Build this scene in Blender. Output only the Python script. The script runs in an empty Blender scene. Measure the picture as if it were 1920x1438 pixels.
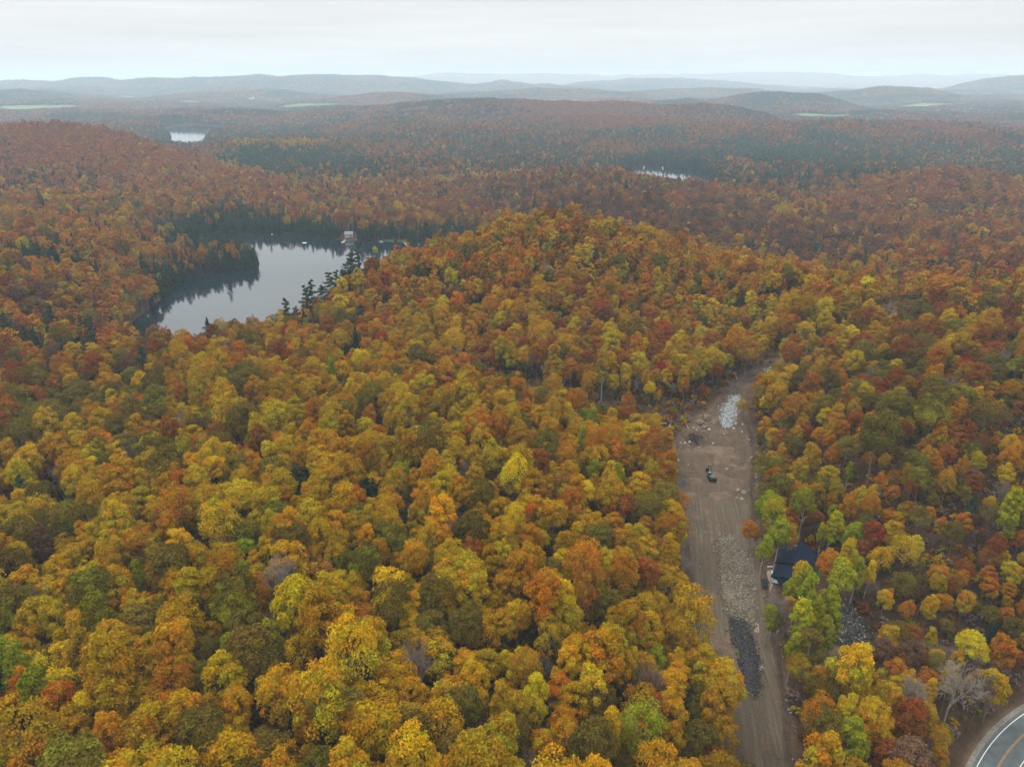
import bpy, math
import numpy as np
from mathutils import Matrix, Vector

# ------------------------------------------------------------------ camera, world, sun, exposure
SC = bpy.context.scene
COL = SC.collection
CAM_Z = 150.0
PITCH = math.radians(23.1)
FPX = 1331.0                     # focal length in photo pixels
cam_d = bpy.data.cameras.new('camera')
cam_d.sensor_width = 36.0
cam_d.lens = FPX / 1920.0 * 36.0
cam_d.clip_start = 1.0
cam_d.clip_end = 80000.0
cam = bpy.data.objects.new('camera', cam_d)
COL.objects.link(cam)
cam.location = (0, 0, CAM_Z)
cam.rotation_euler = (math.radians(90) - PITCH, 0, 0)
SC.camera = cam

SUN_EL, SUN_AZ = math.radians(58), math.radians(300)   # azimuth clockwise from +Y
w = bpy.data.worlds.new('World'); SC.world = w; w.use_nodes = True
nt = w.node_tree; nt.nodes.clear()
def N(nt, kind, **kw):
    n = nt.nodes.new(kind)
    for k, v in kw.items():
        setattr(n, k, v)
    return n
sky = N(nt, 'ShaderNodeTexSky', sky_type='NISHITA', sun_disc=False, sun_elevation=SUN_EL, sun_rotation=SUN_AZ)
tc = N(nt, 'ShaderNodeTexCoord')
sep = N(nt, 'ShaderNodeSeparateXYZ')
nt.links.new(tc.outputs['Generated'], sep.inputs[0])
ramp = N(nt, 'ShaderNodeValToRGB')                       # overcast deck: brighter towards the zenith
ramp.color_ramp.elements[0].position = 0.0
ramp.color_ramp.elements[0].color = (.885, .885, .88, 1)
ramp.color_ramp.elements[1].position = 0.75
ramp.color_ramp.elements[1].color = (1.0, .985, .955, 1)
for pos_, c_ in ((0.05, (.885, .885, .875)), (0.16, (.88, .885, .885)), (0.3, (.91, .91, .90))):
    e = ramp.color_ramp.elements.new(pos_); e.color = (*c_, 1)
nt.links.new(sep.outputs['Z'], ramp.inputs[0])
mp = N(nt, 'ShaderNodeMapping'); mp.inputs['Scale'].default_value = (1.0, 1.0, 15.0)
nt.links.new(tc.outputs['Generated'], mp.inputs[0])
cn = N(nt, 'ShaderNodeTexNoise'); cn.inputs['Scale'].default_value = 2.2; cn.inputs['Detail'].default_value = 4
nt.links.new(mp.outputs[0], cn.inputs['Vector'])
cr = N(nt, 'ShaderNodeMapRange'); cr.inputs['From Min'].default_value = .3; cr.inputs['From Max'].default_value = .7
cr.inputs['To Min'].default_value = .87; cr.inputs['To Max'].default_value = 1.07
nt.links.new(cn.outputs['Fac'], cr.inputs['Value'])
cm = N(nt, 'ShaderNodeVectorMath', operation='SCALE')
nt.links.new(ramp.outputs[0], cm.inputs[0]); nt.links.new(cr.outputs[0], cm.inputs['Scale'])
zg = N(nt, 'ShaderNodeMapRange')
zg.inputs['From Min'].default_value = .10; zg.inputs['From Max'].default_value = .9
zg.inputs['To Min'].default_value = 8.9; zg.inputs['To Max'].default_value = 29.0
nt.links.new(sep.outputs['Z'], zg.inputs['Value'])
cg = N(nt, 'ShaderNodeVectorMath', operation='SCALE')
nt.links.new(cm.outputs[0], cg.inputs[0]); nt.links.new(zg.outputs[0], cg.inputs['Scale'])
mx = N(nt, 'ShaderNodeMixRGB'); mx.inputs[0].default_value = .93
nt.links.new(sky.outputs[0], mx.inputs[1]); nt.links.new(cg.outputs[0], mx.inputs[2])
bg = N(nt, 'ShaderNodeBackground'); bg.inputs['Strength'].default_value = .115
nt.links.new(mx.outputs[0], bg.inputs[0])
wo = N(nt, 'ShaderNodeOutputWorld'); nt.links.new(bg.outputs[0], wo.inputs[0])

sd = bpy.data.lights.new('sun', 'SUN'); sd.energy = 1.5; sd.angle = math.radians(12); sd.color = (1, .97, .92)
so = bpy.data.objects.new('sun', sd); COL.objects.link(so)
so.rotation_euler = (math.radians(90) - SUN_EL, 0, math.pi - SUN_AZ)

SC.view_settings.view_transform = 'Standard'
SC.view_settings.look = 'None'
SC.view_settings.exposure = 0.0
SC.view_settings.gamma = 1.0
SC.render.engine = 'CYCLES'
cy = SC.cycles
cy.max_bounces = 4; cy.diffuse_bounces = 3; cy.glossy_bounces = 2; cy.transmission_bounces = 2
cy.transparent_max_bounces = 4; cy.volume_bounces = 2
cy.caustics_reflective = False; cy.caustics_refractive = False
cy.sample_clamp_indirect = 4
cy.use_denoising = True
try:
    cy.denoiser = 'OPENIMAGEDENOISE'; cy.denoising_input_passes = 'RGB_ALBEDO_NORMAL'
except Exception:
    pass
cy.use_adaptive_sampling = True; cy.adaptive_threshold = 0.01
HAZE = 1.0e-4

rng = np.random.default_rng(7)

# ------------------------------------------------------------------ calibration: photo pixel -> place
CP, SP = math.cos(PITCH), math.sin(PITCH)
def ray(u, v):
    t = (v - 719) / FPX
    return ((u - 960) / FPX, CP - t * SP, -(SP + t * CP))
def PZ(u, v, z):
    """where the sight line through (u, v) meets height z"""
    a, b, c = ray(u, v); d = (z - CAM_Z) / c
    return (a * d, b * d, z)
def PD(u, v, d):
    a, b, c = ray(u, v)
    return (a * d, b * d, CAM_Z + c * d)
def project(x, y, z):
    dep = y * CP - (z - CAM_Z) * SP
    up = y * SP + (z - CAM_Z) * CP
    dep = np.maximum(dep, 1e-3)
    return 960 + FPX * x / dep, 719 - FPX * up / dep, dep

# ------------------------------------------------------------------ noise, polygons
def vnoise(x, y, seed=0):
    xi = np.floor(x).astype(np.int64); yi = np.floor(y).astype(np.int64)
    fx = x - xi; fy = y - yi
    fx = fx * fx * (3 - 2 * fx); fy = fy * fy * (3 - 2 * fy)
    def hsh(a, b):
        n = (a * 374761393 + b * 668265263 + seed * 1442695041) & 0xffffffff
        n = ((n ^ (n >> 13)) * 1274126177) & 0xffffffff
        return ((n ^ (n >> 16)) & 0xffff) / 65535.0
    a = hsh(xi, yi); b = hsh(xi + 1, yi); c = hsh(xi, yi + 1); d = hsh(xi + 1, yi + 1)
    return (a * (1 - fx) + b * fx) * (1 - fy) + (c * (1 - fx) + d * fx) * fy
def fbm(x, y, s, seed=0, octv=4):
    v = 0; a = .5; t = 0
    for i in range(octv):
        v = v + a * vnoise(x / s + 17.3 * i, y / s - 9.1 * i, seed + i); t += a; a *= .5; s *= .5
    return v / t
def seg_dist(x, y, pts, closed=False):
    """distance to a polyline, plus the running index of the nearest place on it"""
    best = np.full(np.shape(x), 1e12); par = np.zeros(np.shape(x))
    n = len(pts); m = n if closed else n - 1
    for i in range(m):
        ax, ay = pts[i][:2]; bx, by = pts[(i + 1) % n][:2]
        dx, dy = bx - ax, by - ay
        t = np.clip(((x - ax) * dx + (y - ay) * dy) / (dx * dx + dy * dy + 1e-9), 0, 1)
        d = (x - ax - t * dx) ** 2 + (y - ay - t * dy) ** 2
        k = d < best
        best = np.where(k, d, best); par = np.where(k, i + t, par)
    return np.sqrt(best), par
def inside(x, y, poly):
    c = np.zeros(np.shape(x), bool); n = len(poly)
    for i in range(n):
        x1, y1 = poly[i][:2]; x2, y2 = poly[(i + 1) % n][:2]
        if y1 == y2: continue
        k = ((y1 > y) != (y2 > y)) & (x < (x2 - x1) * (y - y1) / (y2 - y1) + x1)
        c ^= k
    return c
def sdf(x, y, poly):
    d, _ = seg_dist(x, y, poly, True)
    return np.where(inside(x, y, poly), -d, d)
def chaikin(pts, closed=False, n=2):
    pts = [np.array(p[:2], float) for p in pts]
    for _ in range(n):
        out = []; m = len(pts) if closed else len(pts) - 1
        if not closed: out.append(pts[0])
        for i in range(m):
            a, b = pts[i], pts[(i + 1) % len(pts)]
            out += [a * .75 + b * .25, a * .25 + b * .75]
        if not closed: out.append(pts[-1])
        pts = out
    return [tuple(p) for p in pts]

# ------------------------------------------------------------------ terrain
LZ = -10.0
lake_main = chaikin([PZ(u, v, LZ) for u, v in [(226, 627), (248, 602), (278, 580), (308, 552), (332, 528), (392, 514), (462, 503), (481, 496),
    (478, 484), (430, 476), (380, 473), (338, 464), (326, 450), (335, 440), (420, 436), (510, 436), (570, 440), (610, 447), (660, 453), (705, 453), (790, 458),
    (860, 456), (900, 466), (840, 482), (760, 500), (700, 530), (640, 580), (570, 628), (500, 662), (400, 672), (300, 672), (222, 660)]], True)
lake_far = chaikin([PZ(u, v, LZ) for u, v in [(306, 242), (345, 234), (380, 235), (445, 241), (405, 250), (384, 262), (378, 288), (340, 290), (318, 268), (322, 252)]], True)
lake_east = chaikin([PZ(u, v, LZ) for u, v in [(1158, 310), (1225, 307), (1290, 316), (1345, 333), (1352, 350), (1310, 362), (1215, 358), (1182, 336)]], True)

def trk(u, v, z): return PZ(u, v, z)
TRACK_L = [trk(*p) for p in [(1392, 1520, 0), (1385, 1438, 0), (1345, 1300, 0), (1300, 1200, 0), (1290, 1100, 0), (1282, 1000, 0), (1262, 920, 0), (1258, 860, .5), (1275, 815, 2), (1308, 782, 4), (1352, 742, 7), (1385, 705, 11), (1440, 672, 15), (1490, 648, 18), (1598, 616, 23), (1655, 590, 26), (1662, 560, 29)]]
TRACK_R = [trk(*p) for p in [(1480, 1520, 0), (1482, 1438, 0), (1474, 1300, 0), (1455, 1200, 0), (1437, 1100, 0), (1420, 1000, 0), (1412, 920, 0), (1418, 860, .5), (1408, 815, 2), (1396, 782, 4), (1405, 742, 7), (1455, 700, 11), (1488, 676, 15), (1525, 652, 18), (1625, 622, 23), (1695, 600, 26), (1708, 575, 28)]]
TRACK_POLY = TRACK_L + TRACK_R[::-1]
TRACK_C = [tuple((np.array(a) + np.array(b)) / 2) for a, b in zip(TRACK_L, TRACK_R)]

ctrl = []
def G(u, v, d, th=16): x, y, z = PD(u, v, d); ctrl.append((x, y, z - th))       # canopy seen at depth d
def A(x, y, z): ctrl.append((x, y, z))
for p in TRACK_C: A(*p)
for a, b in zip(TRACK_L, TRACK_R):
    A(a[0] - 3, a[1], a[2] + .6); A(b[0] + 3, b[1], b[2] + .4)
# near plateau
A(0, 60, 16); A(-130, 60, 14); A(-60, 95, 17); A(10, 95, 15); A(45, 100, 6); A(35, 150, 10); A(-20, 150, 17); A(-100, 150, 15); A(-180, 150, 12)
A(45, 200, 7); A(10, 220, 15); A(-60, 220, 17); A(-130, 220, 12); A(-220, 220, 8); A(45, 260, 8); A(0, 280, 15); A(-60, 300, 14); A(-150, 300, 9); A(-250, 300, 10)
A(62, 190, 1.5); A(64, 240, 1.5); A(0, -60, 15); A(120, -40, -4); A(-200, -60, 12)
A(-350, 200, 12); A(-400, 350, 16); A(-100, 370, 7); A(-170, 400, 1); A(-250, 420, 2); A(-60, 380, 12)
# gully below the hill
for p in [(700, 652, 7), (830, 690, 7), (960, 735, 6), (1100, 776, 3.5), (1250, 792, 2.5)]: A(*PZ(*p))
A(20, 318, 14); A(55, 305, 9)
# main hill
for a_ in [(1000, 400, 480), (830, 455, 480), (700, 478, 462), (640, 522, 440), (580, 572, 425), (1100, 405, 485), (1200, 432, 490), (1350, 466, 480), (1500, 492, 470), (1600, 522, 455)]: G(*a_, 21 - 2 * (950 < a_[0] < 1150) + 3 * (a_[0] > 1300))
for a_ in [(1000, 500, 425), (1000, 600, 385), (850, 560, 415), (1200, 530, 425), (1200, 640, 375), (1400, 560, 425), (1380, 640, 385)]: G(*a_, 20)
A(20, 570, 22); A(-80, 590, 2); A(120, 580, 17); A(60, 620, 6); A(40, 660, 4); A(-40, 690, -4); A(190, 580, -3); A(260, 570, -5); A(300, 640, -4); A(230, 620, -6)
# right hillside
A(105, 150, -1); A(118, 185, 5); A(112, 205, 7); A(150, 190, 14); A(135, 225, 17); A(115, 260, 12); A(110, 300, 14); A(160, 260, 24); A(210, 230, 24); A(190, 310, 25); A(250, 320, 25)
A(160, 380, 24); A(150, 420, 26); A(220, 400, 26); A(300, 420, 22); A(180, 170, 8); A(220, 160, 8); A(115, 130, -5.5); A(135, 145, -5); A(155, 120, -8); A(100, 100, -5); A(130, 70, -7); A(170, 160, -1)
A(330, 540, 8); A(420, 650, 2); A(270, 500, 4); A(230, 540, 1)
A(350, 300, 24); A(420, 420, 20)
A(560, 800, 0); A(400, 800, -2); A(250, 760, -4)
# left slopes
G(0, 600, 400); G(100, 450, 560); G(250, 450, 620); G(0, 380, 760); G(0, 300, 1050); G(200, 330, 1000); G(100, 560, 440); G(200, 540, 480, 14); G(0, 500, 480); G(200, 430, 640)
G(0, 232, 1300); G(130, 230, 1320);  G(290, 266, 1290, 20); G(383, 300, 1240, 18); G(467, 325, 1150, 18)
for u_, d_ in [(300, 1480), (345, 1380), (345, 1550), (395, 1480), (320, 1700), (370, 1700)]: x_, y_, _ = PD(u_, 280, d_); A(x_, y_, -8)
G(230, 247, 1330, 18); G(633, 340, 1080); G(800, 341, 1060); G(920, 338, 1020)
for a_ in [(430, 268, 1560), (520, 262, 1560), (640, 261, 1560), (710, 272, 1520)]: G(*a_)
A(-420, 1330, -7); A(-250, 1300, -7)
G(-300, 232, 1350); G(-300, 400, 800); G(-250, 560, 460)
G(400, 380, 880); G(600, 390, 860); G(300, 400, 800); G(800, 400, 860); G(950, 380, 940, 12)
G(1090, 318, 1010); G(1000, 330, 1000); G(1170, 326, 1000); G(1240, 342, 960); G(1330, 367, 900); G(1400, 402, 820)
G(1060, 370, 800, 14)
G(380, 473, 735, 12); G(330, 480, 690)
# beyond
A(-600, 1700, 0); A(-300, 1500, -7); A(0, 1450, -6); A(-150, 1250, -6); A(0, 1200, -6); A(150, 1150, -4)
G(1700, 343, 990); G(1850, 340, 980); G(1600, 350, 960); G(1700, 400, 790); G(1900, 400, 790)
A(500, 1250, -6); A(800, 1250, -6); A(650, 1350, 0)
A(1200, 900, 10); A(1200, 1400, 5)
for L in (lake_main, lake_far, lake_east):
    for p in L[::6]: A(p[0], p[1], LZ + .8)
ctrl = np.array(ctrl)
def _phi(d2): return np.sqrt(d2 + 18.0 ** 2)
_d2 = (ctrl[:, None, 0] - ctrl[None, :, 0]) ** 2 + (ctrl[:, None, 1] - ctrl[None, :, 1]) ** 2
_n = len(ctrl)
_M = np.zeros((_n + 1, _n + 1)); _M[:_n, :_n] = _phi(_d2) - np.eye(_n) * 2.0; _M[:_n, _n] = 1; _M[_n, :_n] = 1
_w = np.linalg.solve(_M, np.append(ctrl[:, 2], 0))
def rbf(x, y):
    out = np.full(x.shape, _w[_n])
    for i in range(_n):
        out += _w[i] * np.sqrt((x - ctrl[i, 0]) ** 2 + (y - ctrl[i, 1]) ** 2 + 324.0)
    return out

RIDGES = []
def ridge(pts, d, width, th=15):
    P = []
    for p in pts:
        dd = p[2] if len(p) > 2 else d
        x, y, z = PD(p[0], p[1], dd); P.append((x, y, z - th))
    RIDGES.append((P, width))
ridge([(430, 269), (520, 264), (600, 262), (700, 275)], 1650, 190)
ridge([(500, 226), (560, 215), (640, 206), (800, 193), (880, 191)], 2900, 380)
ridge([(880, 200), (960, 193), (1040, 199), (1150, 192), (1250, 195), (1320, 191), (1380, 197), (1440, 210), (1480, 232)], 2600, 230)
ridge([(900, 250), (1050, 247), (1200, 252), (1300, 256)], 1900, 240)
ridge([(640, 250), (760, 240), (860, 252)], 2100, 230)
ridge([(1480, 243), (1560, 231), (1700, 230), (1920, 232), (2200, 235)], 2050, 260)
ridge([(1600, 310), (1750, 304), (1920, 300), (2200, 300)], 1370, 120)
ridge([(1700, 214), (1780, 209), (1920, 209), (2200, 212)], 3000, 250)
ridge([(1330, 187), (1390, 171), (1440, 166), (1530, 170), (1580, 185), (1620, 203)], 3900, 330)
ridge([(1610, 172), (1650, 165), (1720, 170), (1790, 192)], 5400, 500)
ridge([(1790, 168), (1870, 156), (1920, 147), (2050, 140)], 7200, 900)
ridge([(-150, 155), (0, 154), (60, 150), (110, 155), (150, 149), (220, 156), (300, 153), (370, 151), (450, 148), (580, 147), (700, 149), (800, 154)], 8200, 1100)
ridge([(0, 178), (70, 176), (130, 186)], 5200, 500)
ridge([(240, 182), (400, 176), (560, 178)], 5600, 450)
ridge([(830, 162), (950, 158), (1000, 163)], 8200, 700)
ridge([(1150, 150), (1230, 146), (1330, 152)], 9800, 900)
ridge([(600, 148), (700, 146), (860, 140), (1000, 141), (1100, 144), (1180, 143), (1330, 139), (1440, 137), (1560, 140), (1640, 148), (1700, 142), (1850, 143), (2000, 143)], 15000, 2200)
for a_ in [([(0, 206), (120, 200), (260, 207)], 3300, 260), ([(300, 215), (420, 207), (520, 213)], 3000, 240), ([(1280, 236), (1400, 228), (1500, 237)], 2300, 200), ([(1700, 262), (1850, 255), (2000, 258)], 1750, 150), ([(1500, 287), (1620, 281), (1720, 290)], 1560, 110),
          ([(60, 190), (180, 184), (300, 190)], 4300, 320), ([(600, 184), (700, 178), (830, 182)], 4700, 320), ([(880, 176), (1000, 170), (1120, 176)], 5800, 400), ([(1150, 172), (1260, 166), (1350, 172)], 6400, 450), ([(620, 234), (720, 226), (830, 232)], 2350, 200), ([(1000, 228), (1130, 219), (1260, 226)], 2250, 180)]: ridge(*a_)
def _ss(a, b, x):
    t = np.clip((x - a) / (b - a), 0, 1); return t * t * (3 - 2 * t)
def height(x, y):
    x = np.asarray(x, float); y = np.asarray(y, float)
    r = np.hypot(x, y)
    near = rbf(x, y)
    far = np.full(x.shape, -7.0)
    acc = np.zeros(x.shape)
    for P, wd in RIDGES:
        d, par = seg_dist(x, y, P)
        i = np.clip(par.astype(int), 0, len(P) - 2); f = par - i
        zz = np.array([p[2] for p in P]); zc = zz[i] * (1 - f) + zz[i + 1] * f + 7
        wv = wd * (.75 + .6 * fbm(x, y, wd * 1.6, 31))
        acc += (np.maximum(zc, 0) * np.exp(-(d / wv) ** 2)) ** 5
    rd = acc ** .2
    nz = (fbm(x, y, 700, 5) - .42)
    far = far + rd + np.maximum(nz, -.15) * (85 + np.clip(r - 3000, 0, 6000) * .008) * _ss(1500, 2200, r)
    far = np.maximum(far, -8.5)
    ext = 430 * (1 - _ss(-620, -300, x))
    k = _ss(1250 + ext, 1600 + ext * .9, r)
    # ridges may begin before the near map ends
    h = near * (1 - k) + far * k + (fbm(x, y, 90, 11) - .5) * 5 * _ss(250, 500, r) + (fbm(x, y, 28, 12) - .5) * 1.6
    h = h + (fbm(x, y, 300, 15, 3) - .5) * 30 * _ss(950, 1250, r) * (1 - k) + (fbm(x, y, 150, 19, 3) - .5) * 20 * _ss(520, 760, r) * (1 - k)
    h = np.maximum(h, -8.9)
    for L, zr in ((lake_main, 700), (lake_far, 3500), (lake_east, 1600)):
        xs = [p[0] for p in L]; ys = [p[1] for p in L]
        m = (x > min(xs) - 90) & (x < max(xs) + 90) & (y > min(ys) - 90) & (y < max(ys) + 90)
        if m.any():
            s = sdf(x[m], y[m], L) + (fbm(x[m], y[m], 30, 44) - .5) * 6
            hm = h[m]
            out = LZ + .5 + (hm - LZ - .5) * _ss(0, 45, s) + np.clip(s, 0, 6) * .08
            h[m] = np.where(s < 0, LZ - np.minimum(6, 1.0 - s * .3) + .9 * (s > -1), out)
    # the cut track lies in the slope
    m = (x > 30) & (x < 260) & (y > 80) & (y < 480)
    if m.any():
        d, par = seg_dist(x[m], y[m], TRACK_C)
        i = np.clip(par.astype(int), 0, len(TRACK_C) - 2); f = par - i
        zz = np.array([p[2] for p in TRACK_C]); zc = zz[i] * (1 - f) + zz[i + 1] * f
        s = sdf(x[m], y[m], TRACK_POLY)
        kk = 1 - _ss(0, 5, s)
        h[m] = h[m] * (1 - kk) + zc * kk
    m = (x > 70) & (x < 260) & (y > 50) & (y < 190)      # road bed
    if m.any():
        d, par = seg_dist(x[m], y[m], ROAD_C)
        kk = 1 - _ss(5.5, 14, d)
        h[m] = h[m] * (1 - kk) + ROAD_Z * kk
    d2 = np.hypot(x - HOUSE[0], y - HOUSE[1]); kk = 1 - _ss(13, 22, d2)
    h = h * (1 - kk) + HOUSE[2] * kk
    return h
ROAD_Z = -6.0
_wl = [PZ(1831, 1438, ROAD_Z), PZ(1849, 1408, ROAD_Z), PZ(1881, 1369, ROAD_Z), PZ(1920, 1338, ROAD_Z)]
_ol = [PZ(1859, 1438, ROAD_Z), PZ(1881, 1404, ROAD_Z), PZ(1920, 1364, ROAD_Z)]
def circ(a, b, c):
    M = np.array([[2 * (b[0] - a[0]), 2 * (b[1] - a[1])], [2 * (c[0] - a[0]), 2 * (c[1] - a[1])]])
    r = np.array([b[0] ** 2 + b[1] ** 2 - a[0] ** 2 - a[1] ** 2, c[0] ** 2 + c[1] ** 2 - a[0] ** 2 - a[1] ** 2])
    s = np.linalg.solve(M, r); return s[0], s[1], math.hypot(a[0] - s[0], a[1] - s[1])
RCX, RCY, RR = circ(_wl[0], _wl[2], _wl[3])
if RR > 160 or RR < 40:
    RCX, RCY, RR = 158.0, 96.0, 52.0
RR_C = RR - 3.55
ROAD_C = [(RCX + RR_C * math.cos(a), RCY + RR_C * math.sin(a)) for a in np.linspace(math.radians(170), math.radians(62), 60)]
HOUSE = PZ(1486, 1070, 2.0)



def hit(u, v, off=0.0):
    """march the sight line to the terrain raised by off"""
    a, b, c = ray(u, v)
    d = np.concatenate([np.linspace(60, 1500, 1500), np.geomspace(1505, 14000, 700)])
    z = CAM_Z + c * d; g = height(a * d, b * d) + off
    k = np.nonzero(z < g)[0]
    i = k[0] if len(k) else len(d) - 1
    return a * d[i], b * d[i], float(g[i] - off), d[i]

# ------------------------------------------------------------------ object helpers
def tag(o, label=None, cat=None, group=None, kind=None):
    if label: o['label'] = label
    if cat: o['category'] = cat
    if group: o['group'] = group
    if kind: o['kind'] = kind
    return o
def mesh_np(name, V, faces, mats=(), midx=None, attrs=None, smooth=False):
    """faces: int array (n,k) or list of such arrays"""
    if isinstance(faces, np.ndarray): faces = [faces]
    me = bpy.data.meshes.new(name)
    V = np.asarray(V, np.float32)
    me.vertices.add(len(V)); me.vertices.foreach_set('co', V.ravel())
    tot = [np.full(len(f), f.shape[1], np.int32) for f in faces]
    tot = np.concatenate(tot); idx = np.concatenate([f.ravel() for f in faces]).astype(np.int32)
    me.loops.add(len(idx)); me.loops.foreach_set('vertex_index', idx)
    me.polygons.add(len(tot))
    st = np.concatenate([[0], np.cumsum(tot)[:-1]]).astype(np.int32)
    me.polygons.foreach_set('loop_start', st)
    for m in mats: me.materials.append(m)
    if midx is not None: me.polygons.foreach_set('material_index', np.asarray(midx, np.int32))
    if smooth: me.polygons.foreach_set('use_smooth', np.ones(len(tot), bool))
    for an, (dom, typ, arr) in (attrs or {}).items():
        at = me.attributes.new(an, typ, dom)
        at.data.foreach_set('value' if typ == 'FLOAT' else ('color' if typ == 'FLOAT_COLOR' else 'vector'), np.asarray(arr, np.float32).ravel())
    me.update(calc_edges=True)
    return me
def link(name, me, parent=None, loc=None, rot=None):
    o = bpy.data.objects.new(name, me); COL.objects.link(o)
    if parent: o.parent = parent
    if loc is not None: o.location = loc
    if rot is not None: o.rotation_euler = rot
    return o
def empty(name, loc, rz=0, label=None, cat=None, group=None):
    o = bpy.data.objects.new(name, None); COL.objects.link(o)
    o.location = loc; o.rotation_euler = (0, 0, rz)
    return tag(o, label, cat, group)
class MB:
    """collects simple shaped solids, built as one mesh object"""
    def __init__(s): s.v = []; s.f = []
    def add(s, V, F):
        b = len(s.v); s.v += [tuple(p) for p in V]; s.f += [tuple(b + i for i in f) for f in F]; return s
    def box(s, c, d, rz=0, rx=0, ry=0, taper=1.0):
        M = Matrix.Rotation(rz, 3, 'Z') @ Matrix.Rotation(ry, 3, 'Y') @ Matrix.Rotation(rx, 3, 'X')
        P = []
        for z in (-1, 1):
            k = taper if z > 0 else 1
            for x, y in ((-1, -1), (1, -1), (1, 1), (-1, 1)):
                P.append(M @ Vector((x * d[0] / 2 * k, y * d[1] / 2 * k, z * d[2] / 2)) + Vector(c))
        return s.add(P, [(3, 2, 1, 0), (4, 5, 6, 7), (0, 1, 5, 4), (1, 2, 6, 5), (2, 3, 7, 6), (3, 0, 4, 7)])
    def prism(s, prof, w, axis='Y', c=(0, 0, 0)):
        """profile in (a, z) extruded over the width w"""
        n = len(prof); P = []
        for k in (-.5, .5):
            for a, z in prof:
                P.append((a + c[0], k * w + c[1], z + c[2]) if axis == 'Y' else (k * w + c[0], a + c[1], z + c[2]))
        F = [tuple(range(n - 1, -1, -1)), tuple(range(n, 2 * n))] + [(i, (i + 1) % n, n + (i + 1) % n, n + i) for i in range(n)]
        return s.add(P, F)
    def tube(s, a, b, r0, r1, n=7):
        a = Vector(a); b = Vector(b); d = (b - a).normalized()
        u = d.orthogonal().normalized(); v = d.cross(u)
        P = [a + (u * math.cos(2 * math.pi * i / n) + v * math.sin(2 * math.pi * i / n)) * r0 for i in range(n)]
        P += [b + (u * math.cos(2 * math.pi * i / n) + v * math.sin(2 * math.pi * i / n)) * r1 for i in range(n)]
        return s.add(P, [(i, (i + 1) % n, n + (i + 1) % n, n + i) for i in range(n)] + [tuple(range(n - 1, -1, -1)), tuple(range(n, 2 * n))])
    def build(s, name, mat, parent=None, bevel=0.0):
        me = bpy.data.meshes.new(name); me.from_pydata(s.v, [], s.f); me.update()
        me.materials.append(mat)
        o = link(name, me, parent)
        if bevel:
            m = o.modifiers.new('bevel', 'BEVEL'); m.width = bevel; m.segments = 2; m.limit_method = 'ANGLE'
        return o

# ------------------------------------------------------------------ materials
def mat(name):
    m = bpy.data.materials.new(name); m.use_nodes = True; m.node_tree.nodes.clear()
    return m, m.node_tree
def simple(name, col, rough=.6, metal=0.0, nscale=3.0, var=.25, bump=0.0, col2=None):
    m, t = mat(name)
    o = N(t, 'ShaderNodeOutputMaterial'); p = N(t, 'ShaderNodeBsdfPrincipled')
    p.inputs['Specular IOR Level'].default_value = .12 if rough > .65 else .5
    p.inputs['Roughness'].default_value = rough; p.inputs['Metallic'].default_value = metal
    c = N(t, 'ShaderNodeTexCoord'); n = N(t, 'ShaderNodeTexNoise'); n.inputs['Scale'].default_value = nscale; n.inputs['Detail'].default_value = 6
    t.links.new(c.outputs['Object'], n.inputs['Vector'])
    r = N(t, 'ShaderNodeValToRGB'); r.color_ramp.elements[0].position = .3; r.color_ramp.elements[1].position = .7
    c2 = col2 or tuple(min(1, x * (1 + var)) for x in col)
    r.color_ramp.elements[0].color = (*[x * (1 - var) for x in col], 1); r.color_ramp.elements[1].color = (*c2, 1)
    t.links.new(n.outputs['Fac'], r.inputs[0]); t.links.new(r.outputs[0], p.inputs['Base Color'])
    if bump:
        b = N(t, 'ShaderNodeBump'); b.inputs['Strength'].default_value = bump; b.inputs['Distance'].default_value = .2
        t.links.new(n.outputs['Fac'], b.inputs['Height']); t.links.new(b.outputs[0], p.inputs['Normal'])
    t.links.new(p.outputs[0], o.inputs[0])
    return m

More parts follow.
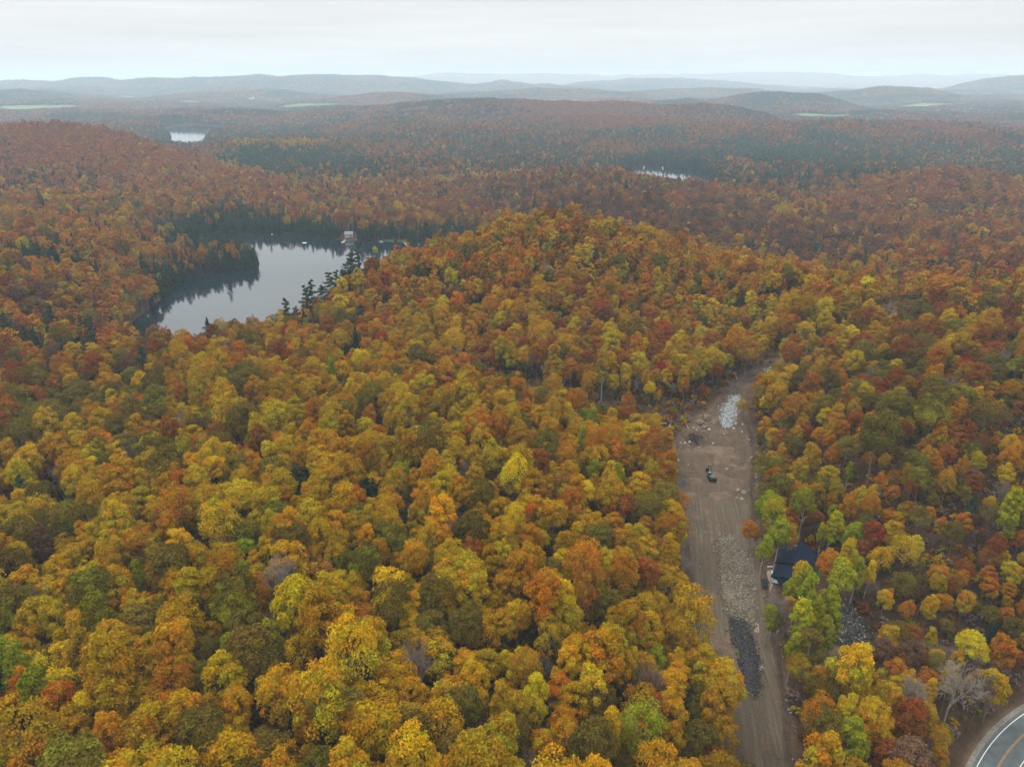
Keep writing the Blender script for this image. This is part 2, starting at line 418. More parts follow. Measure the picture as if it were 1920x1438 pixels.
def leaf_mat(name, transl=.10):
    m, t = mat(name); L = t.links
    o = N(t, 'ShaderNodeOutputMaterial')
    a1 = N(t, 'ShaderNodeAttribute', attribute_type='INSTANCER', attribute_name='tint')
    a2 = N(t, 'ShaderNodeAttribute', attribute_type='INSTANCER', attribute_name='tint_low')
    va = N(t, 'ShaderNodeAttribute', attribute_type='GEOMETRY', attribute_name='var')     # per leaf cluster
    vb = N(t, 'ShaderNodeAttribute', attribute_type='GEOMETRY', attribute_name='lobe')    # per bough
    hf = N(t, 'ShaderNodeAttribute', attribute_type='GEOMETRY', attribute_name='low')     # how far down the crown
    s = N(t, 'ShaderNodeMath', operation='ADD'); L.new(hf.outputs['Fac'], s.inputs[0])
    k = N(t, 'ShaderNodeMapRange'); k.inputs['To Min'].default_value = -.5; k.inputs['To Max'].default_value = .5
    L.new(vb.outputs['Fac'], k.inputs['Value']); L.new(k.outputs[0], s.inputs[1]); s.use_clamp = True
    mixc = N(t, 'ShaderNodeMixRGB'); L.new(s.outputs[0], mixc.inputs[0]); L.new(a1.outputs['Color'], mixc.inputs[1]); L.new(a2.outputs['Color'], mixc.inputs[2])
    hs = N(t, 'ShaderNodeHueSaturation')
    h1 = N(t, 'ShaderNodeMapRange'); h1.inputs['To Min'].default_value = .484; h1.inputs['To Max'].default_value = .514; L.new(vb.outputs['Fac'], h1.inputs['Value']); L.new(h1.outputs[0], hs.inputs['Hue'])
    v1 = N(t, 'ShaderNodeMapRange'); v1.inputs['To Min'].default_value = .72; v1.inputs['To Max'].default_value = 1.25; L.new(va.outputs['Fac'], v1.inputs['Value']); L.new(v1.outputs[0], hs.inputs['Value'])
    L.new(mixc.outputs[0], hs.inputs['Color'])
    d = N(t, 'ShaderNodeBsdfDiffuse'); L.new(hs.outputs[0], d.inputs['Color'])
    tr = N(t, 'ShaderNodeBsdfTranslucent'); L.new(hs.outputs[0], tr.inputs['Color'])
    ms = N(t, 'ShaderNodeMixShader'); ms.inputs[0].default_value = transl
    L.new(d.outputs[0], ms.inputs[1]); L.new(tr.outputs[0], ms.inputs[2]); L.new(ms.outputs[0], o.inputs[0])
    return m
M_LEAF = leaf_mat('autumn_leaves')
M_NEEDLE = leaf_mat('needles', .1)
M_BARK = simple('bark', (.13, .10, .08), .9, 0, 3, .4)
M_BARK_PALE = simple('pale_bark', (0.295, 0.271, 0.238), .9, 0, 3, .35)
m_, t_ = mat('twigs')
o_ = N(t_, 'ShaderNodeOutputMaterial'); d_ = N(t_, 'ShaderNodeBsdfDiffuse'); a_ = N(t_, 'ShaderNodeAttribute', attribute_type='INSTANCER', attribute_name='tint')
t_.links.new(a_.outputs['Color'], d_.inputs['Color']); t_.links.new(d_.outputs[0], o_.inputs[0])
M_TWIG = m_

# ------------------------------------------------------------------ tree shapes
def unit(v): return v / np.maximum(np.linalg.norm(v, axis=-1, keepdims=True), 1e-9)
def cards(P, Nn, S, g, asp=1.0, kite=.35):
    """irregular little leaf-cluster faces at P facing Nn, size S"""
    n = len(P)
    t = unit(np.cross(Nn, g.normal(size=(n, 3)))); b = np.cross(Nn, t)
    S = np.asarray(S).reshape(-1, 1) if np.ndim(S) else np.full((n, 1), S)
    j = lambda: 1 + g.uniform(-kite, kite, (n, 1))
    lift = Nn * S * .25
    V = np.stack([P - t * S * j() * .5 * asp - lift * .5, P - b * S * j() * .5, P + t * S * j() * .5 * asp - lift * .5, P + b * S * j() * .5], 1)
    return V.reshape(-1, 3), np.arange(n * 4).reshape(-1, 4)
def crown_broad(seed, R=5, H=9, base=8, ncl=34, ncard=95, size=.5, shape='round', sparse=1.0):
    g = np.random.default_rng(seed)
    cz = base + H * .5
    # boughs reach out from the stem; each bough carries a lobe of leaves
    th = g.uniform(0, 2 * np.pi, ncl) ; k = (np.arange(ncl) + .5) / ncl
    sz = 1 - 1.62 * k                                     # from the top down
    th = k * ncl * 2.39996 + g.uniform(-.5, .5, ncl)
    rr = np.sqrt(np.maximum(0, 1 - sz ** 2))
    if shape == 'column': rad = R * .62 * (.5 + .5 * rr) * g.uniform(.75, 1.2, ncl)
    elif shape == 'flat': rad = R * g.uniform(.6, .86, ncl)
    else: rad = R * g.uniform(.58, .82, ncl)
    C = np.stack([np.cos(th) * rr * rad, np.sin(th) * rr * rad, cz + sz * H * .42 * (1 + .25 * g.uniform(-1, 1, ncl))], 1)
    if shape == 'egg': C[:, :2] *= (1.15 - .55 * np.clip((C[:, 2:3] - base) / H, 0, 1))
    # the lopsided growth of a real crown, with a few boughs reaching past the rest
    a0 = g.uniform(0, 6.28); C[:, :2] *= (1 + .18 * np.cos(th - a0))[:, None]
    a1 = g.uniform(0, 6.28); C[:, 2] += H * .10 * np.cos(th - a1) * rr
    rc = R * g.uniform(.2, .46, ncl) * (1.0 if shape != 'column' else .85)
    n = int(ncl * ncard)
    pr = rc ** 2; ci = np.sort(g.choice(ncl, n, p=pr / pr.sum()))
    out = unit(C - np.array([0, 0, cz - H * .25]))[ci]
    D = unit(g.normal(size=(n, 3)) + out * 1.0 + np.array([0, 0, .35]))
    bump = 1 + .2 * np.sin(D[:, 0] * 7 + ci) * np.sin(D[:, 1] * 6 + ci * 2.1)
    P = C[ci] + D * (rc[ci] * g.uniform(.78, 1.04, n) * bump)[:, None] * np.array([1, 1, .82])
    keep = g.random(n) < sparse
    P = P[keep]; D = D[keep]; ci = ci[keep]; n = len(P)
    Nn = unit(D + .55 * g.normal(size=(n, 3)) + np.array([0, 0, .25]))
    V, F = cards(P, Nn, size * g.uniform(.5, 1.6, n), g)
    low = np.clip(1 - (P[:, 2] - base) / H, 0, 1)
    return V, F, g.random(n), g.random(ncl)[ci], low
def crown_spruce(seed, R=2.6, H=16, base=1.5, tiers=22, per=9, size=.55):
    g = np.random.default_rng(seed); P = []; D = []; S = []; lo = []; lob = []
    for i in range(tiers):
        f = (i + .3) / tiers; z = base + H * f
        rad = R * (1 - f) ** .85 * (1 + .15 * g.uniform(-1, 1)) + .15
        nb = max(4, int(per * (1 - f * .6)))
        for j in range(nb):
            a = 6.283 * (j + g.random()) / nb; L = rad * g.uniform(.75, 1.15); l_ = g.random()
            m = max(2, int(L / size * 2.4))
            for q in range(m):
                s = (q + .6) / m
                for side in (-1, 1):
                    P.append((math.cos(a) * L * s - side * math.sin(a) * L * .16 * (1.2 - s), math.sin(a) * L * s + side * math.cos(a) * L * .16 * (1.2 - s), z - L * s * .38 + .2 * s * s * L)); D.append((math.cos(a) * .5, math.sin(a) * .5, 1)); S.append(size * g.uniform(.8, 1.4)); lo.append(1 - f); lob.append(l_)
    P = np.array(P); D = np.array(D); n = len(P)
    Nn = unit(D + .45 * g.normal(size=(n, 3)))
    V, F = cards(P, Nn, np.array(S), g, 1.3)
    return V, F, g.random(n), np.array(lob), np.array(lo)
def crown_pine(seed, R=4, H=13, base=6, size=.6, n=1700):
    g = np.random.default_rng(seed); P = []; D = []; ci = []
    nb = 26; per = n // nb
    for i in range(nb):
        f = (i + .5) / nb; z = base + H * f
        L = R * (1 - f * .75) * g.uniform(.6, 1.15) * (.7 + .6 * min(1, f * 4)); a = i * 2.4 + g.uniform(-.4, .4)
        for q in range(per):
            s = g.uniform(.2, 1.0); wd = L * .32
            P.append((math.cos(a) * L * s + g.normal() * wd * .5, math.sin(a) * L * s + g.normal() * wd * .5, z + L * s * .12 + abs(g.normal()) * .3)); D.append((math.cos(a) * .3, math.sin(a) * .3, 1)); ci.append(i)
    P = np.array(P); D = np.array(D); ci = np.array(ci); m = len(P)
    Nn = unit(D + .5 * g.normal(size=(m, 3)))
    V, F = cards(P, Nn, size * g.uniform(.6, 1.3, m), g, 1.2)
    return V, F, g.random(m), g.random(nb)[ci], np.clip(1 - (P[:, 2] - base) / H, 0, 1)
def prisms(A, B, r0, r1, k=3):
    A = np.array(A); B = np.array(B); r0 = np.array(r0)[:, None]; r1 = np.array(r1)[:, None]
    d = unit(B - A); u = unit(np.cross(d, np.array([.31, .77, .55]))); w_ = np.cross(d, u)
    V = []
    for i in range(k):
        c, s = math.cos(6.283 * i / k), math.sin(6.283 * i / k)
        V.append(A + (u * c + w_ * s) * r0)
    for i in range(k):
        c, s = math.cos(6.283 * i / k), math.sin(6.283 * i / k)
        V.append(B + (u * c + w_ * s) * r1)
    V = np.stack(V, 1).reshape(-1, 3); n = len(A)
    F = np.concatenate([np.array([[i, (i + 1) % k, k + (i + 1) % k, k + i]]) + np.arange(n)[:, None] * 2 * k for i in range(k)])
    return V, F
def limbs(seed, top, base, R, H, nl=7, r=.22):
    g = np.random.default_rng(seed); A = []; B = []; r0 = []; r1 = []
    zs = np.linspace(-.8, top, 6); xy = np.cumsum(g.normal(size=(6, 2)) * .12, 0)
    for i in range(5):
        A.append((*xy[i], zs[i])); B.append((*xy[i + 1], zs[i + 1])); f = i / 5; r0.append(r * (1.25 - f)); r1.append(r * (1.25 - f - .2))
    for i in range(nl):
        a = i * 2.4 + g.uniform(-.4, .4); z = base * .85 + H * .55 * i / nl; L = R * g.uniform(.5, .8)
        p = np.array((xy[3][0] * z / top, xy[3][1] * z / top, z)); q = p + np.array((math.cos(a) * L * .5, math.sin(a) * L * .5, L * .45)); e = q + np.array((math.cos(a + .2) * L * .5, math.sin(a + .2) * L * .5, L * .35))
        A += [p, q]; B += [q, e]; r0 += [r * .5, r * .33]; r1 += [r * .33, r * .1]
    return prisms(A, B, r0, r1, 6)
def twig_crown(seed, R=4, H=9, base=6, levels=4, thick=1.0):
    g = np.random.default_rng(seed); A = []; B = []; r0 = []; r1 = []
    def grow(p, d, L, r, lv):
        nseg = 2
        for s in range(nseg):
            q = p + d * L / nseg; A.append(p); B.append(q); r0.append(r); r1.append(max(.018, r * .75)); r *= .75
            p = q; d = unit(d + g.normal(size=3) * .13 + np.array([0, 0, .05]))
            if lv < levels:
                for _ in range(3 if lv else 2):
                    t = unit(g.normal(size=3)); t = unit(t - d * t.dot(d)); grow(p, unit(d * .8 + t * .75), L * g.uniform(.5, .72), max(r * .62, .02), lv + 1)
    for i in range(5):
        a = i * 1.257 + g.uniform(-.3, .3); grow(np.array([0, 0, base + i * .5]), unit(np.array([math.cos(a) * .55, math.sin(a) * .55, 1])), H * .52, .11 * thick, 1)
    A = np.array(A); B = np.array(B)
    s = R / max(1e-3, np.percentile(np.hypot(B[:, 0], B[:, 1]), 96))
    A[:, :2] *= s; B[:, :2] *= s
    zt = np.percentile(B[:, 2], 99); k = (base + H - base) / (zt - base)
    A[:, 2] = base + (A[:, 2] - base) * k; B[:, 2] = base + (B[:, 2] - base) * k
    return prisms(A, B, np.array(r0) * thick, np.array(r1) * thick, 3)

TEMPL = {}      # kind -> list of dicts(crown mesh, trunk mesh, R, top)
INST = {}       # kind -> {lod: [mesh]}
def leafmesh(name, c, m):
    V, F, va, lo, lw = c
    return mesh_np(name, V, F, [m], None, {'var': ('FACE', 'FLOAT', va), 'lobe': ('FACE', 'FLOAT', lo), 'low': ('FACE', 'FLOAT', lw)})
def joined(name, c, tr, m, mb):
    V, F, va, lo, lw = c; TV, TF = tr
    V2 = np.concatenate([V, TV]); n2 = len(TF); z = np.zeros(n2)
    return mesh_np(name, V2, [F, TF + len(V)], [m, mb], np.concatenate([np.zeros(len(F)), np.ones(n2)]),
                   {'var': ('FACE', 'FLOAT', np.concatenate([va, z])), 'lobe': ('FACE', 'FLOAT', np.concatenate([lo, z])), 'low': ('FACE', 'FLOAT', np.concatenate([lw, z]))})
def register(kind, specs, make, trunk, m, mb):
    TEMPL[kind] = []; INST[kind] = {0: [], 1: [], 2: []}
    for i, sp in enumerate(specs):
        tr = trunk(sp, i)
        c0 = make(sp, i, 0)
        TEMPL[kind].append(dict(crown=leafmesh(kind + '_crown', c0, m), trunk=mesh_np(kind + '_trunk', tr[0], tr[1], [mb], smooth=True)))
        INST[kind][0].append(joined(kind + '_near', c0, tr, m, mb))
        INST[kind][1].append(joined(kind + '_mid', make(sp, i, 1), tr, m, mb))
        INST[kind][2].append(leafmesh(kind + '_far', make(sp, i, 2), m))
LODN = {0: (38, 250, .28), 1: (28, 64, .62), 2: (14, 30, 1.25)}
def mk_broad(shape, sparse=1.0):
    def f(sp, i, lod):
        ncl, nc, sz = LODN[lod]
        thin = .42 if (shape in ('round', 'flat') and i % 4 == 3) else 1.0
        return crown_broad(100 + i * 7 + len(shape), sp[0], sp[1], sp[2], ncl, nc, sz * (.92 if shape == 'column' else 1), shape, sparse * thin)
    return f
tr_b = lambda sp, i: limbs(500 + i, sp[2] + sp[1] * .6, sp[2], sp[0], sp[1])
register('maple', [(3.9, 10, 7), (4.4, 9.5, 8), (3.5, 10.5, 7), (4.8, 10.5, 7.5), (3.2, 9, 7), (4.1, 11, 7), (3.8, 8.5, 8), (4.3, 12, 6)], mk_broad('round'), tr_b, M_LEAF, M_BARK)
register('oak', [(4.7, 7.5, 9), (5.3, 8, 9), (4.3, 7.5, 9), (4.9, 9, 8)], mk_broad('flat'), tr_b, M_LEAF, M_BARK)
register('poplar', [(2.9, 12, 6), (2.5, 13, 6), (3.2, 11, 7)], mk_broad('column', .85), tr_b, M_LEAF, M_BARK_PALE)
register('birch', [(3.2, 9, 7), (2.8, 9.5, 7), (3.6, 8.5, 7)], mk_broad('egg', .8), tr_b, M_LEAF, M_BARK_PALE)
tr_s = lambda sp, i: prisms([(0, 0, -.8), (0, 0, 8)], [(0, 0, 8), (0, 0, sp[1] + sp[2] - .5)], [.24, .15], [.15, .02], 6)
SPL = {0: (26, 11, .5), 1: (18, 9, .85), 2: (12, 9, 1.5)}
register('spruce', [(3.5, 15, 1.5), (3.1, 16, 1.2), (3.9, 14, 1.6), (3.2, 12, 1)], lambda sp, i, l: crown_spruce(900 + i, sp[0], sp[1], sp[2], *SPL[l]), tr_s, M_NEEDLE, M_BARK)
PNL = {0: (.55, 1900), 1: (.85, 750), 2: (1.6, 180)}
register('pine', [(3.9, 14, 6), (3.4, 15, 5), (4.4, 12, 6)], lambda sp, i, l: crown_pine(950 + i, sp[0], sp[1], sp[2], *PNL[l]), tr_s, M_NEEDLE, M_BARK)
# leafless trees
TEMPL['bare'] = []; INST['bare'] = {0: [], 1: [], 2: []}
for i, sp in enumerate([(3.6, 9, 6), (4.4, 9.5, 6), (3.0, 10, 6)]):
    tv = limbs(700 + i, sp[2] + 2.5, sp[2] + 8, sp[0], sp[1], 0, .2)
    cv = twig_crown(760 + i, *sp, levels=4, thick=1.0); cm_ = twig_crown(760 + i, *sp, levels=3, thick=2.0); cf = twig_crown(760 + i, *sp, levels=2, thick=5)
    TEMPL['bare'].append(dict(crown=mesh_np('bare_crown', cv[0], cv[1], [M_TWIG]), trunk=mesh_np('bare_trunk', tv[0], tv[1], [M_TWIG], smooth=True)))
    for l, c in ((0, cv), (1, cm_), (2, cf)):
        INST['bare'][l].append(mesh_np('bare_tree_lod', np.concatenate([c[0], tv[0]]), [c[1], tv[1] + len(c[0])], [M_TWIG]))

# ------------------------------------------------------------------ where trees stand
def clearings(x, y):
    """True where no tree may stand"""
    m = np.zeros(x.shape, bool)
    for L, pad in ((lake_main, -1.5), (lake_far, 2), (lake_east, -1)):
        m |= sdf(x, y, L) + (fbm(x, y, 30, 44) - .5) * 6 < pad
    m |= sdf(x, y, TRACK_POLY) < 1.2 + 2.5 * vnoise(x / 9, y / 9, 3) - 6.0 * _ss(352, 375, y) * (1 - _ss(400, 412, y))
    m |= seg_dist(x, y, ROAD_C)[0] < 10.5
    m |= np.hypot(x - HOUSE[0], y - HOUSE[1]) < 12.5
    hx, hy = HOUSE[0], HOUSE[1]; hl = math.hypot(hx, hy)
    m |= seg_dist(x, y, [(hx, hy), (hx - hx / hl * 21 - 2, hy - hy / hl * 21)])[0] < 9.5
    px_ = sum(p[0] for p in DARK_PILE) / 7; py_ = sum(p[1] for p in DARK_PILE) / 7; hl = math.hypot(px_, py_)
    m |= seg_dist(x, y, [(px_, py_), (px_ - px_ / hl * 17, py_ - py_ / hl * 17)])[0] < 8.5
    for poly, pad in CLEAR: m |= sdf(x, y, poly) < pad
    for pts, wd in STRIPS: m |= seg_dist(x, y, pts)[0] < wd * (.6 + .9 * vnoise(x / 11, y / 11, 8))
    return m
DARK_PILE = [PZ(*p) for p in [(1562, 1118, 4), (1600, 1112, 5), (1622, 1150, 4), (1636, 1178, 4), (1600, 1205, 3), (1572, 1192, 3), (1558, 1160, 3)]]
DRIVE = [PZ(*p) for p in [(1492, 1052, 2.2), (1455, 1066, 2), (1432, 1092, 1.5), (1424, 1130, .8), (1428, 1190, .4), (1440, 1260, .2)]]
TRAIL = [PZ(*p) for p in [(1540, 1300, 0), (1548, 1245, 1), (1572, 1205, 2.5), (1620, 1184, 4), (1700, 1180, 5), (1800, 1196, 4), (1880, 1215, 3)]]
LAWN = [PZ(*p) for p in [(1515, 1052, 2), (1560, 1050, 2.5), (1568, 1068, 2.5), (1540, 1082, 2), (1512, 1082, 2)]]
GULLY = [PZ(*p) for p in [(930, 722, 10), (1010, 758, 8), (1100, 776, 6), (1180, 790, 5), (1260, 796, 3)]]
CLEAR = [(DARK_PILE, 1.5), (LAWN, 2.5)]
STRIPS = [(DRIVE, 5), (TRAIL, 2.6), (GULLY, 12.0),
          ([PZ(1490, 1350, -1), PZ(1500, 1438, -1), PZ(1500, 1500, -2)], 4.5),
          ([PZ(1650, 612, 24), PZ(1690, 585, 27), PZ(1672, 560, 29), PZ(1700, 545, 27)], 12), ([PZ(1690, 592, 27), PZ(1700, 618, 25)], 9),
          ([PZ(1440, 700, 12), PZ(1380, 760, 6)], 6), ([PZ(1530, 655, 17), PZ(1480, 675, 15)], 3)]
LAKE_LAWN = [PZ(*p) for p in [(705, 452, -9.5), (707, 448, -8), (742, 448, -8), (770, 450, -8), (770, 455, -9.5)]]
CLEAR.append((LAKE_LAWN, 1)); CLEAR.append(([PZ(*p) for p in [(638, 452, -9.5), (640, 440, -8), (668, 440, -8), (670, 453, -9.5)]], 2))
FIELDS = []     # (centre x, y, half length across, half depth)
for u, d, a, b in [(690, 3650, 520, 330), (905, 4600, 160, 600), (1560, 3050, 200, 200), (1800, 4300, 600, 260), (40, 3900, 260, 300), (470, 6200, 500, 350), (820, 7000, 500, 350), (1060, 5300, 300, 300), (1480, 6800, 600, 350), (1650, 2650, 240, 130), (250, 5000, 500, 220), (1250, 4300, 260, 260), (580, 4300, 300, 220), (1350, 5600, 400, 260), (1750, 5600, 500, 260), (960, 5200, 350, 260), (150, 6400, 500, 300)]:
    x, y, _ = PD(u, 190, d); FIELDS.append((x, y, a, b))
def in_field(x, y, grow=1.0):
    m = np.zeros(x.shape, bool)
    wob = .75 + .5 * fbm(x, y, 350, 61)
    for cx, cy_, a, b in FIELDS: m |= ((x - cx) / a) ** 2 + ((y - cy_) / b) ** 2 < (wob * grow) ** 2
    if m.any(): m[m] = height(x[m], y[m]) < 16
    return m

# colour mix by place: weights of (gold, yellow, orange, rust, red, olive, lime, bare, conifer)
CLS = ['gold', 'yellow', 'orange', 'rust', 'red', 'olive', 'lime', 'bare', 'conifer', 'pop', 'brown']
MIX = [ # u, v, z, spread, weights
    (300, 1350, 17, [54, 20, 10, 1, .1, 10, 2.5, 2.5, .5, 0]), (800, 1300, 17, [55, 18, 11, 1.5, .1, 8, 2, 4, .3, 0]), (1250, 1250, 12, [56, 18, 12, 2, .1, 4, 2, 3, 0, 0]),
    (100, 1050, 13, [44, 18, 10, 2.5, .3, 16, 2, 4, 1, 0]), (600, 1000, 17, [48, 17, 14, 2.5, .2, 10, 2.5, 5, 1, 0]), (1000, 1000, 15, [52, 18, 16, 3, .2, 4, 1, 3, 0, 0]),
    (80, 800, 10, [18, 8, 16, 14, .5, 30, 2, 5, 3, 0]), (400, 800, 12, [34, 20, 17, 6, .5, 14, 2, 6, 1, 0]), (750, 780, 14, [36, 22, 20, 6, .5, 8, 1, 5, 1, 0]), (1150, 870, 10, [38, 20, 25, 5, .5, 5, 2, 5, 0, 0]),
    (100, 650, 5, [20, 6, 26, 18, 2, 16, 1, 5, 6, 0]), (400, 650, 0, [18, 6, 28, 20, 3, 14, 1, 6, 4, 0]), (650, 620, 8, [20, 7, 32, 18, 5, 10, 1, 3, 4, 0]),
    (900, 650, 15, [34, 16, 28, 9, 2, 6, 1, 5, 0, 0]), (1000, 520, 30, [34, 12, 34, 8, 1.5, 9, 1, 2, 0, 0]), (1000, 430, 45, [36, 5, 34, 6, .5, 20, 0, 1, 0, 0]), (1300, 520, 30, [36, 12, 32, 8, .5, 10, 1, 2, 0, 0]), (1250, 700, 10, [30, 16, 26, 12, 1, 6, 1, 8, 0, 0]), (1500, 600, 25, [36, 16, 28, 9, 1, 7, 1, 3, 0, 0]),
    (1450, 980, 3, [20, 22, 16, 4, .5, 18, 12, 4, 0, 8]), (1550, 1000, 5, [18, 8, 28, 18, .7, 14, 4, 5, 1, 1]), (1700, 850, 20, [14, 4, 30, 26, .7, 19, .5, 5, 1, 0]), (1850, 800, 22, [12, 3, 28, 24, .7, 26, .5, 5, 1, 0]), (1850, 1000, 18, [9, 3, 20, 30, .7, 16, .5, 18, 2, 0]),
    (1700, 1250, 0, [26, 10, 18, 14, 1, 14, 4, 12, 1, 2]), (1650, 1350, 0, [30, 14, 18, 10, 1, 12, 4, 8, 1, 2]), (1850, 650, 22, [12, 3, 38, 26, 1, 14, 0, 4, 2, 0]), (1700, 500, 10, [8, 5, 28, 34, 7, 10, 0, 4, 4, 0]), (1850, 420, 0, [4, 3, 24, 42, 8, 10, 0, 4, 4, 0]), (1450, 450, 0, [2, 3, 5, 20, 2, 14, 0, 44, 12, 0]),
    (1250, 380, 5, [1, 1, 16, 38, 2, 12, 0, 26, 6, 0]), (900, 380, 0, [2, 2, 12, 32, 2, 12, 0, 28, 10, 0]), (600, 380, 0, [8, 5, 26, 24, 2, 16, 0, 8, 11, 0]), (300, 380, 5, [12, 6, 26, 22, 2, 14, 1, 8, 9, 0]),
    (80, 500, 18, [20, 6, 34, 14, 1, 13, 0, 6, 6, 0]), (250, 500, 5, [26, 5, 28, 10, 1, 14, 0, 6, 10, 0]), (80, 400, 15, [16, 5, 32, 16, 1, 14, 0, 7, 9, 0]), (100, 300, 30, [3, 2, 32, 36, 4, 9, 0, 6, 8, 0]), (400, 470, -5, [14, 3, 26, 6, 0, 10, 0, 3, 38, 0]),
    (600, 290, 0, [4, 6, 14, 24, 2, 12, 0, 10, 28, 0]), (900, 290, 0, [4, 6, 16, 32, 3, 12, 0, 12, 15, 0]), (1200, 280, 0, [3, 3, 14, 38, 5, 8, 0, 12, 17, 0]), (1500, 300, 0, [3, 4, 14, 36, 5, 8, 0, 10, 20, 0]), (1800, 290, 0, [3, 3, 15, 46, 10, 6, 0, 8, 9, 0]),
    (300, 215, 0, [1, 3, 6, 15, 1, 10, 0, 12, 52, 0]), (50, 215, 0, [1, 2, 5, 14, 1, 12, 0, 14, 52, 0]), (500, 245, 0, [3, 5, 12, 30, 2, 14, 1, 9, 24, 0]), (1000, 205, 0, [2, 2, 12, 40, 7, 8, 0, 13, 16, 0]), (1500, 200, 50, [1, 2, 10, 38, 4, 8, 0, 13, 24, 0]), (1850, 215, 0, [1, 2, 10, 36, 5, 8, 0, 13, 25, 0]), (600, 180, 0, [1, 2, 5, 18, 2, 12, 0, 15, 45, 0]), (1400, 175, 0, [1, 2, 5, 22, 3, 12, 0, 15, 40, 0])]
BROWN_AT = {(1450, 450): 45, (1250, 380): 34, (900, 380): 26, (600, 380): 14, (1850, 420): 14, (1700, 500): 10, (600, 290): 16, (900, 290): 30, (1200, 280): 32, (1500, 300): 30, (1800, 290): 26, (300, 215): 18, (50, 215): 18, (500, 245): 26, (1000, 205): 44, (1500, 200): 36, (1850, 215): 34, (600, 180): 34, (1400, 175): 34, (100, 300): 16, (300, 380): 12, (1850, 1000): 18, (1700, 1250): 14, (80, 800): 6, (100, 650): 10, (400, 650): 8}
for m in MIX: m[3].append(BROWN_AT.get((m[0], m[1]), .7))
MIXP = np.array([PZ(u, v, z)[:2] for u, v, z, _ in MIX]); MIXW = np.array([m[3] for m in MIX], float)
MIXP_L = np.stack([np.arctan2(MIXP[:, 0], MIXP[:, 1]), np.log(np.hypot(MIXP[:, 0], MIXP[:, 1]))], 1)
CONI = [] # conifer stands: x, y, radius, strength
for u, v, off, r, s in [(130, 490, 14, 26, .9), (95, 455, 14, 22, .8), (75, 640, 12, 20, .8), (45, 640, 12, 14, .7), (100, 655, 12, 14, .8), (640, 660, 12, 15, .9), (690, 652, 12, 14, .9), (600, 655, 12, 11, .8), (420, 862, 14, 6, .6), (690, 900, 14, 7, .85), (65, 905, 14, 7, .7), (10, 475, 14, 15, .7),
    (430, 400, 12, 45, .85), (520, 395, 12, 30, .6), (600, 300, 12, 120, .75), (480, 295, 12, 90, .75), (700, 310, 12, 80, .6), (380, 425, 8, 16, .8), (450, 425, 8, 20, .8), (560, 428, 8, 12, .7), (600, 435, 8, 14, .7), (730, 430, 8, 10, .5), (790, 445, 8, 14, .9), (820, 450, 8, 14, .8),
    (1380, 350, 10, 45, .95), (1320, 330, 10, 60, .8), (1260, 310, 10, 60, .8), (1190, 300, 10, 60, .7), (1450, 470, 10, 30, .55), (1560, 475, 10, 26, .6), (1660, 525, 12, 14, .85), (1640, 510, 12, 12, .8), (1750, 300, 10, 80, .5), (1500, 290, 10, 90, .6), (1750, 245, 10, 60, .5), (1840, 455, 10, 16, .8), (1500, 355, 10, 60, .5), (1900, 690, 12, 9, .7), (420, 255, 8, 140, .9), (300, 250, 8, 120, .8), (260, 265, 8, 60, .9)]:
    x, y, z = (hit(u, v, off)[:3]); CONI.append((x, y, r, s, 8))
for u, v, r, s, cl in [(0, 238, 110, .9, 3), (70, 238, 90, .9, 3), (150, 238, 90, .9, 3), (220, 252, 60, .8, 3), (150, 215, 160, .8, 8), (300, 224, 120, .8, 8), (520, 238, 120, .6, 8), (620, 232, 120, .7, 8), (470, 300, 60, .8, 8), (540, 310, 70, .8, 8), (640, 310, 70, .8, 8), (1400, 268, 80, .7, 8), (1600, 262, 60, .6, 8), (1050, 238, 90, .7, 8), (1250, 243, 80, .6, 8), (1430, 180, 160, .7, 8), (1520, 185, 110, .6, 8), (1660, 205, 200, .85, 8), (1900, 262, 60, .6, 8), (560, 205, 200, .7, 8), (900, 200, 150, .5, 8), (1530, 318, 50, .8, 8), (1600, 322, 50, .7, 8), (1450, 330, 40, .8, 8), (950, 282, 50, .6, 8), (1700, 275, 70, .8, 4), (1850, 280, 60, .6, 4), (1750, 240, 100, .5, 4), (1100, 195, 260, .6, 4), (700, 270, 60, .6, 3), (820, 275, 60, .6, 3), (1150, 270, 70, .6, 3), (430, 312, 22, .8, 1), (480, 325, 24, .85, 1), (560, 336, 26, .8, 6), (640, 339, 28, .8, 1), (700, 341, 26, .7, 5), (760, 343, 20, .7, 1), (850, 338, 34, .85, 1), (900, 332, 40, .6, 1), (960, 325, 34, .6, 1), (1010, 322, 26, .5, 1), (860, 300, 60, .5, 6), (560, 264, 60, .85, 1), (470, 268, 50, .8, 1),
    (1430, 372, 16, .9, 1), (1480, 395, 16, .9, 1), (1530, 388, 14, .8, 1), (1570, 440, 10, .7, 1), (1820, 295, 50, .95, 1), (1860, 290, 40, .95, 1), (1760, 300, 30, .7, 1), (1390, 308, 26, .85, 2), (1280, 400, 12, .6, 0), (640, 378, 12, .9, 6), (650, 390, 10, .9, 6), (220, 360, 16, .7, 6), (140, 385, 14, .8, 6), (200, 420, 12, .7, 1), (1450, 440, 45, .75, 10), (1500, 460, 30, .6, 10), (1350, 420, 50, .7, 10), (1600, 480, 26, .6, 10), (1250, 400, 45, .6, 10), (1150, 395, 40, .5, 10), (1540, 470, 20, .5, 8), (940, 395, 40, .5, 10), (1560, 510, 8, .9, 7), (1430, 475, 14, .7, 7),
    (100, 745, 16, .6, 5), (60, 800, 16, .7, 5), (30, 830, 14, .7, 5), (130, 780, 10, .6, 5), (270, 775, 8, .6, 5)]:
    x, y, z = (hit(u, v, 12)[:3]); CONI.append((x, y, r, s, cl))
SHORE_C = True
